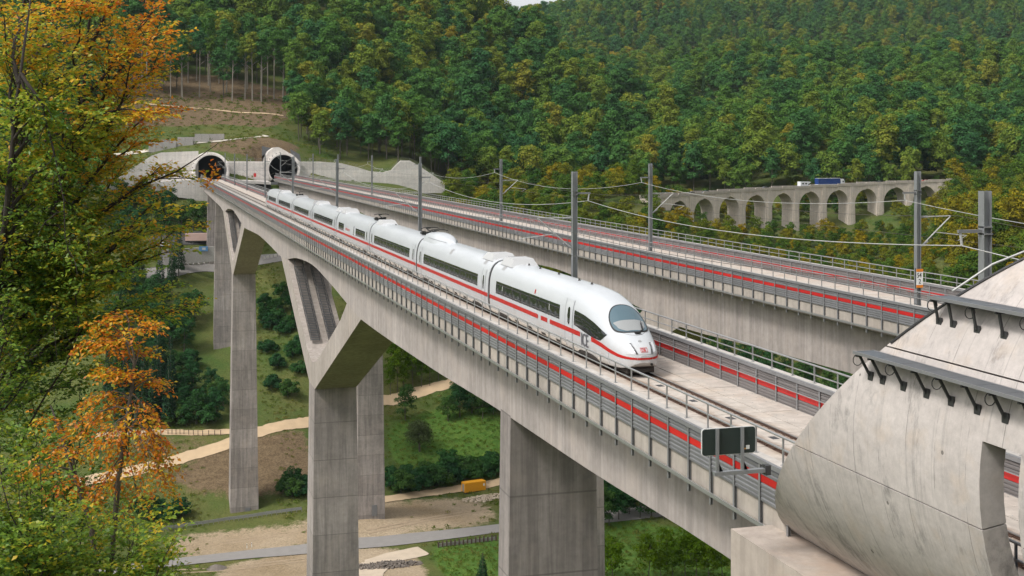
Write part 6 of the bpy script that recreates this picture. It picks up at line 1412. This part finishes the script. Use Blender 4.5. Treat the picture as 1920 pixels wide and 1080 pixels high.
# drooping copper-leaved young beech below it
ZC2 = 25.0; tr = MB(); wd = MB(); lv = Leaves(); stem = [P(150, 1500, ZC2), P(200, 1150, ZC2), P(222, 900, ZC2), P(236, 800, ZC2), P(247, 730, ZC2), P(252, 670, ZC2), P(240, 615, ZC2)]; tr.tube(stem, [.075, .065, .055, .048, .035, .022, .01], 8)
st2 = [P(190, 1180, ZC2), P(170, 980, ZC2 + .6), P(130, 860, ZC2 + .8), P(95, 760, ZC2 + .8)]; tr.tube(st2, [.07, .06, .04, .015], 7)
C_ = [(245, 700, 0, .62, .10), (285, 712, .3, .66, .12), (272, 770, -.4, .64, .12), (215, 760, .4, .62, .05), (300, 820, 0, .55, .16), (318, 872, .2, .54, .2), (280, 880, -.5, .5, .1), (262, 925, .3, .48, .08), (240, 860, .6, .52, .06), (190, 820, -.4, .55, .04), (150, 790, .3, .58, .05), (110, 840, -.3, .5, .04), (130, 900, .4, .42, .03), (180, 930, 0, .42, .02), (215, 960, .5, .4, .02), (90, 780, .2, .55, .05), (60, 870, .5, .4, .03), (160, 640, 0, .72, .04), (205, 690, -.3, .68, .06), (262, 650, .4, .75, .06), (185, 600, .2, .8, .03), (236, 590, .2, .95, .05), (262, 610, -.2, .92, .05), (210, 630, .2, .9, .05), (170, 745, .7, .62, .05), (230, 800, .1, .56, .07), (310, 905, -.2, .5, .2)]
for px, py, dz, w_, sg_ in C_:
    src_ = st2 if px < 140 else stem; p0 = on(src_, w_ if src_ is stem else .6); bough(lv, wd, p0, P(px, py, ZC2 + dz), .022, .80, tint_end=.74, sag=.10 + sg_ * .4, nb=9, blen=.62, droop=1.9, size=.092, tj=.15, gap=.2, start=.36)
finish('young_beech', 'young beech with drooping copper brown leaves at the lower left', stem[0], tr, wd, lv, M['bark'])
# green shrubs along the lower left
def shrub(name, label, base, tips, Zs, t0, t1, size=.11):
    tr = MB(); wd = MB(); lv = Leaves(); b0 = P(*base, Zs); tr.tube([b0, P(base[0] + 8, base[1] - 240, Zs), P(base[0] + 14, base[1] - 420, Zs)], [.09, .06, .02], 7)
    for px, py, dz in tips: bough(lv, wd, b0 * .25 + P(base[0] + 14, base[1] - 420, Zs) * .75 + rng.normal(0, .15, 3), P(px, py, Zs + dz), .02, t0, tint_end=t1, nb=11, blen=.8, droop=.4, size=size, start=.15, tj=.10)
    finish(name, label, b0, tr, wd, lv, M['bark_d'], 'shrub')
shrub('green_shrub', 'dense green shrub with a few orange leaves in the lower left corner', (60, 1500), [(20, 880, 0), (60, 920, .5), (100, 960, -.5), (10, 960, .4), (50, 1000, -.6), (120, 1020, .3), (0, 1050, 0), (80, 1060, -.4), (140, 1070, .2), (30, 1090, .6), (-40, 900, 0), (-20, 1000, .5), (30, 840, .8), (-10, 780, 1), (60, 800, .9)], 22.5, .16, .34)
shrub('green_shrub', 'green shrub leaning right under the drooping copper beech', (190, 1560), [(180, 1000, 0), (220, 1020, .5), (260, 1010, -.4), (300, 1030, .3), (325, 1010, 0), (150, 1040, .5), (240, 1060, -.5), (290, 1075, .2), (200, 1080, .4), (330, 1065, .3), (160, 970, .8), (250, 970, .6), (120, 990, .9), (215, 935, 1.2), (300, 985, .8)], 23.5, .14, .36)
shrub('green_shrub', 'dark green shrub behind the trunk of the copper beech', (90, 1500), [(30, 720, 0), (70, 760, .5), (110, 790, -.3), (20, 800, .4), (60, 840, -.5), (130, 850, .4), (150, 780, .2), (110, 720, .6), (160, 700, .3), (180, 860, .6), (40, 660, .5), (90, 880, .6), (150, 920, .2)], 27.5, .10, .24)
# ------------------------------------------------------------------ valley haze
hm, n, l, b = newmat('haze_air'); n.remove(b); pv = n.new('ShaderNodeVolumePrincipled'); pv.inputs['Density'].default_value = 0.00004; pv.inputs['Color'].default_value = (0.80, 0.90, 0.97, 1); pv.inputs['Anisotropy'].default_value = 0.25
l.new(pv.outputs[0], n['Material Output'].inputs['Volume'])
lo = float(GZ.min()); x0, x1, y0, y1 = float(GX[0]) - 5, float(GX[-1]) + 5, float(GY[0]) - 5, float(GY[-1]) + 5
hz = MB().b2((x0, y0, lo - 1), (x1, y1, max(float(GZ.max()) + 45, 60))).build('haze', hm); tag(hz, kind='stuff')
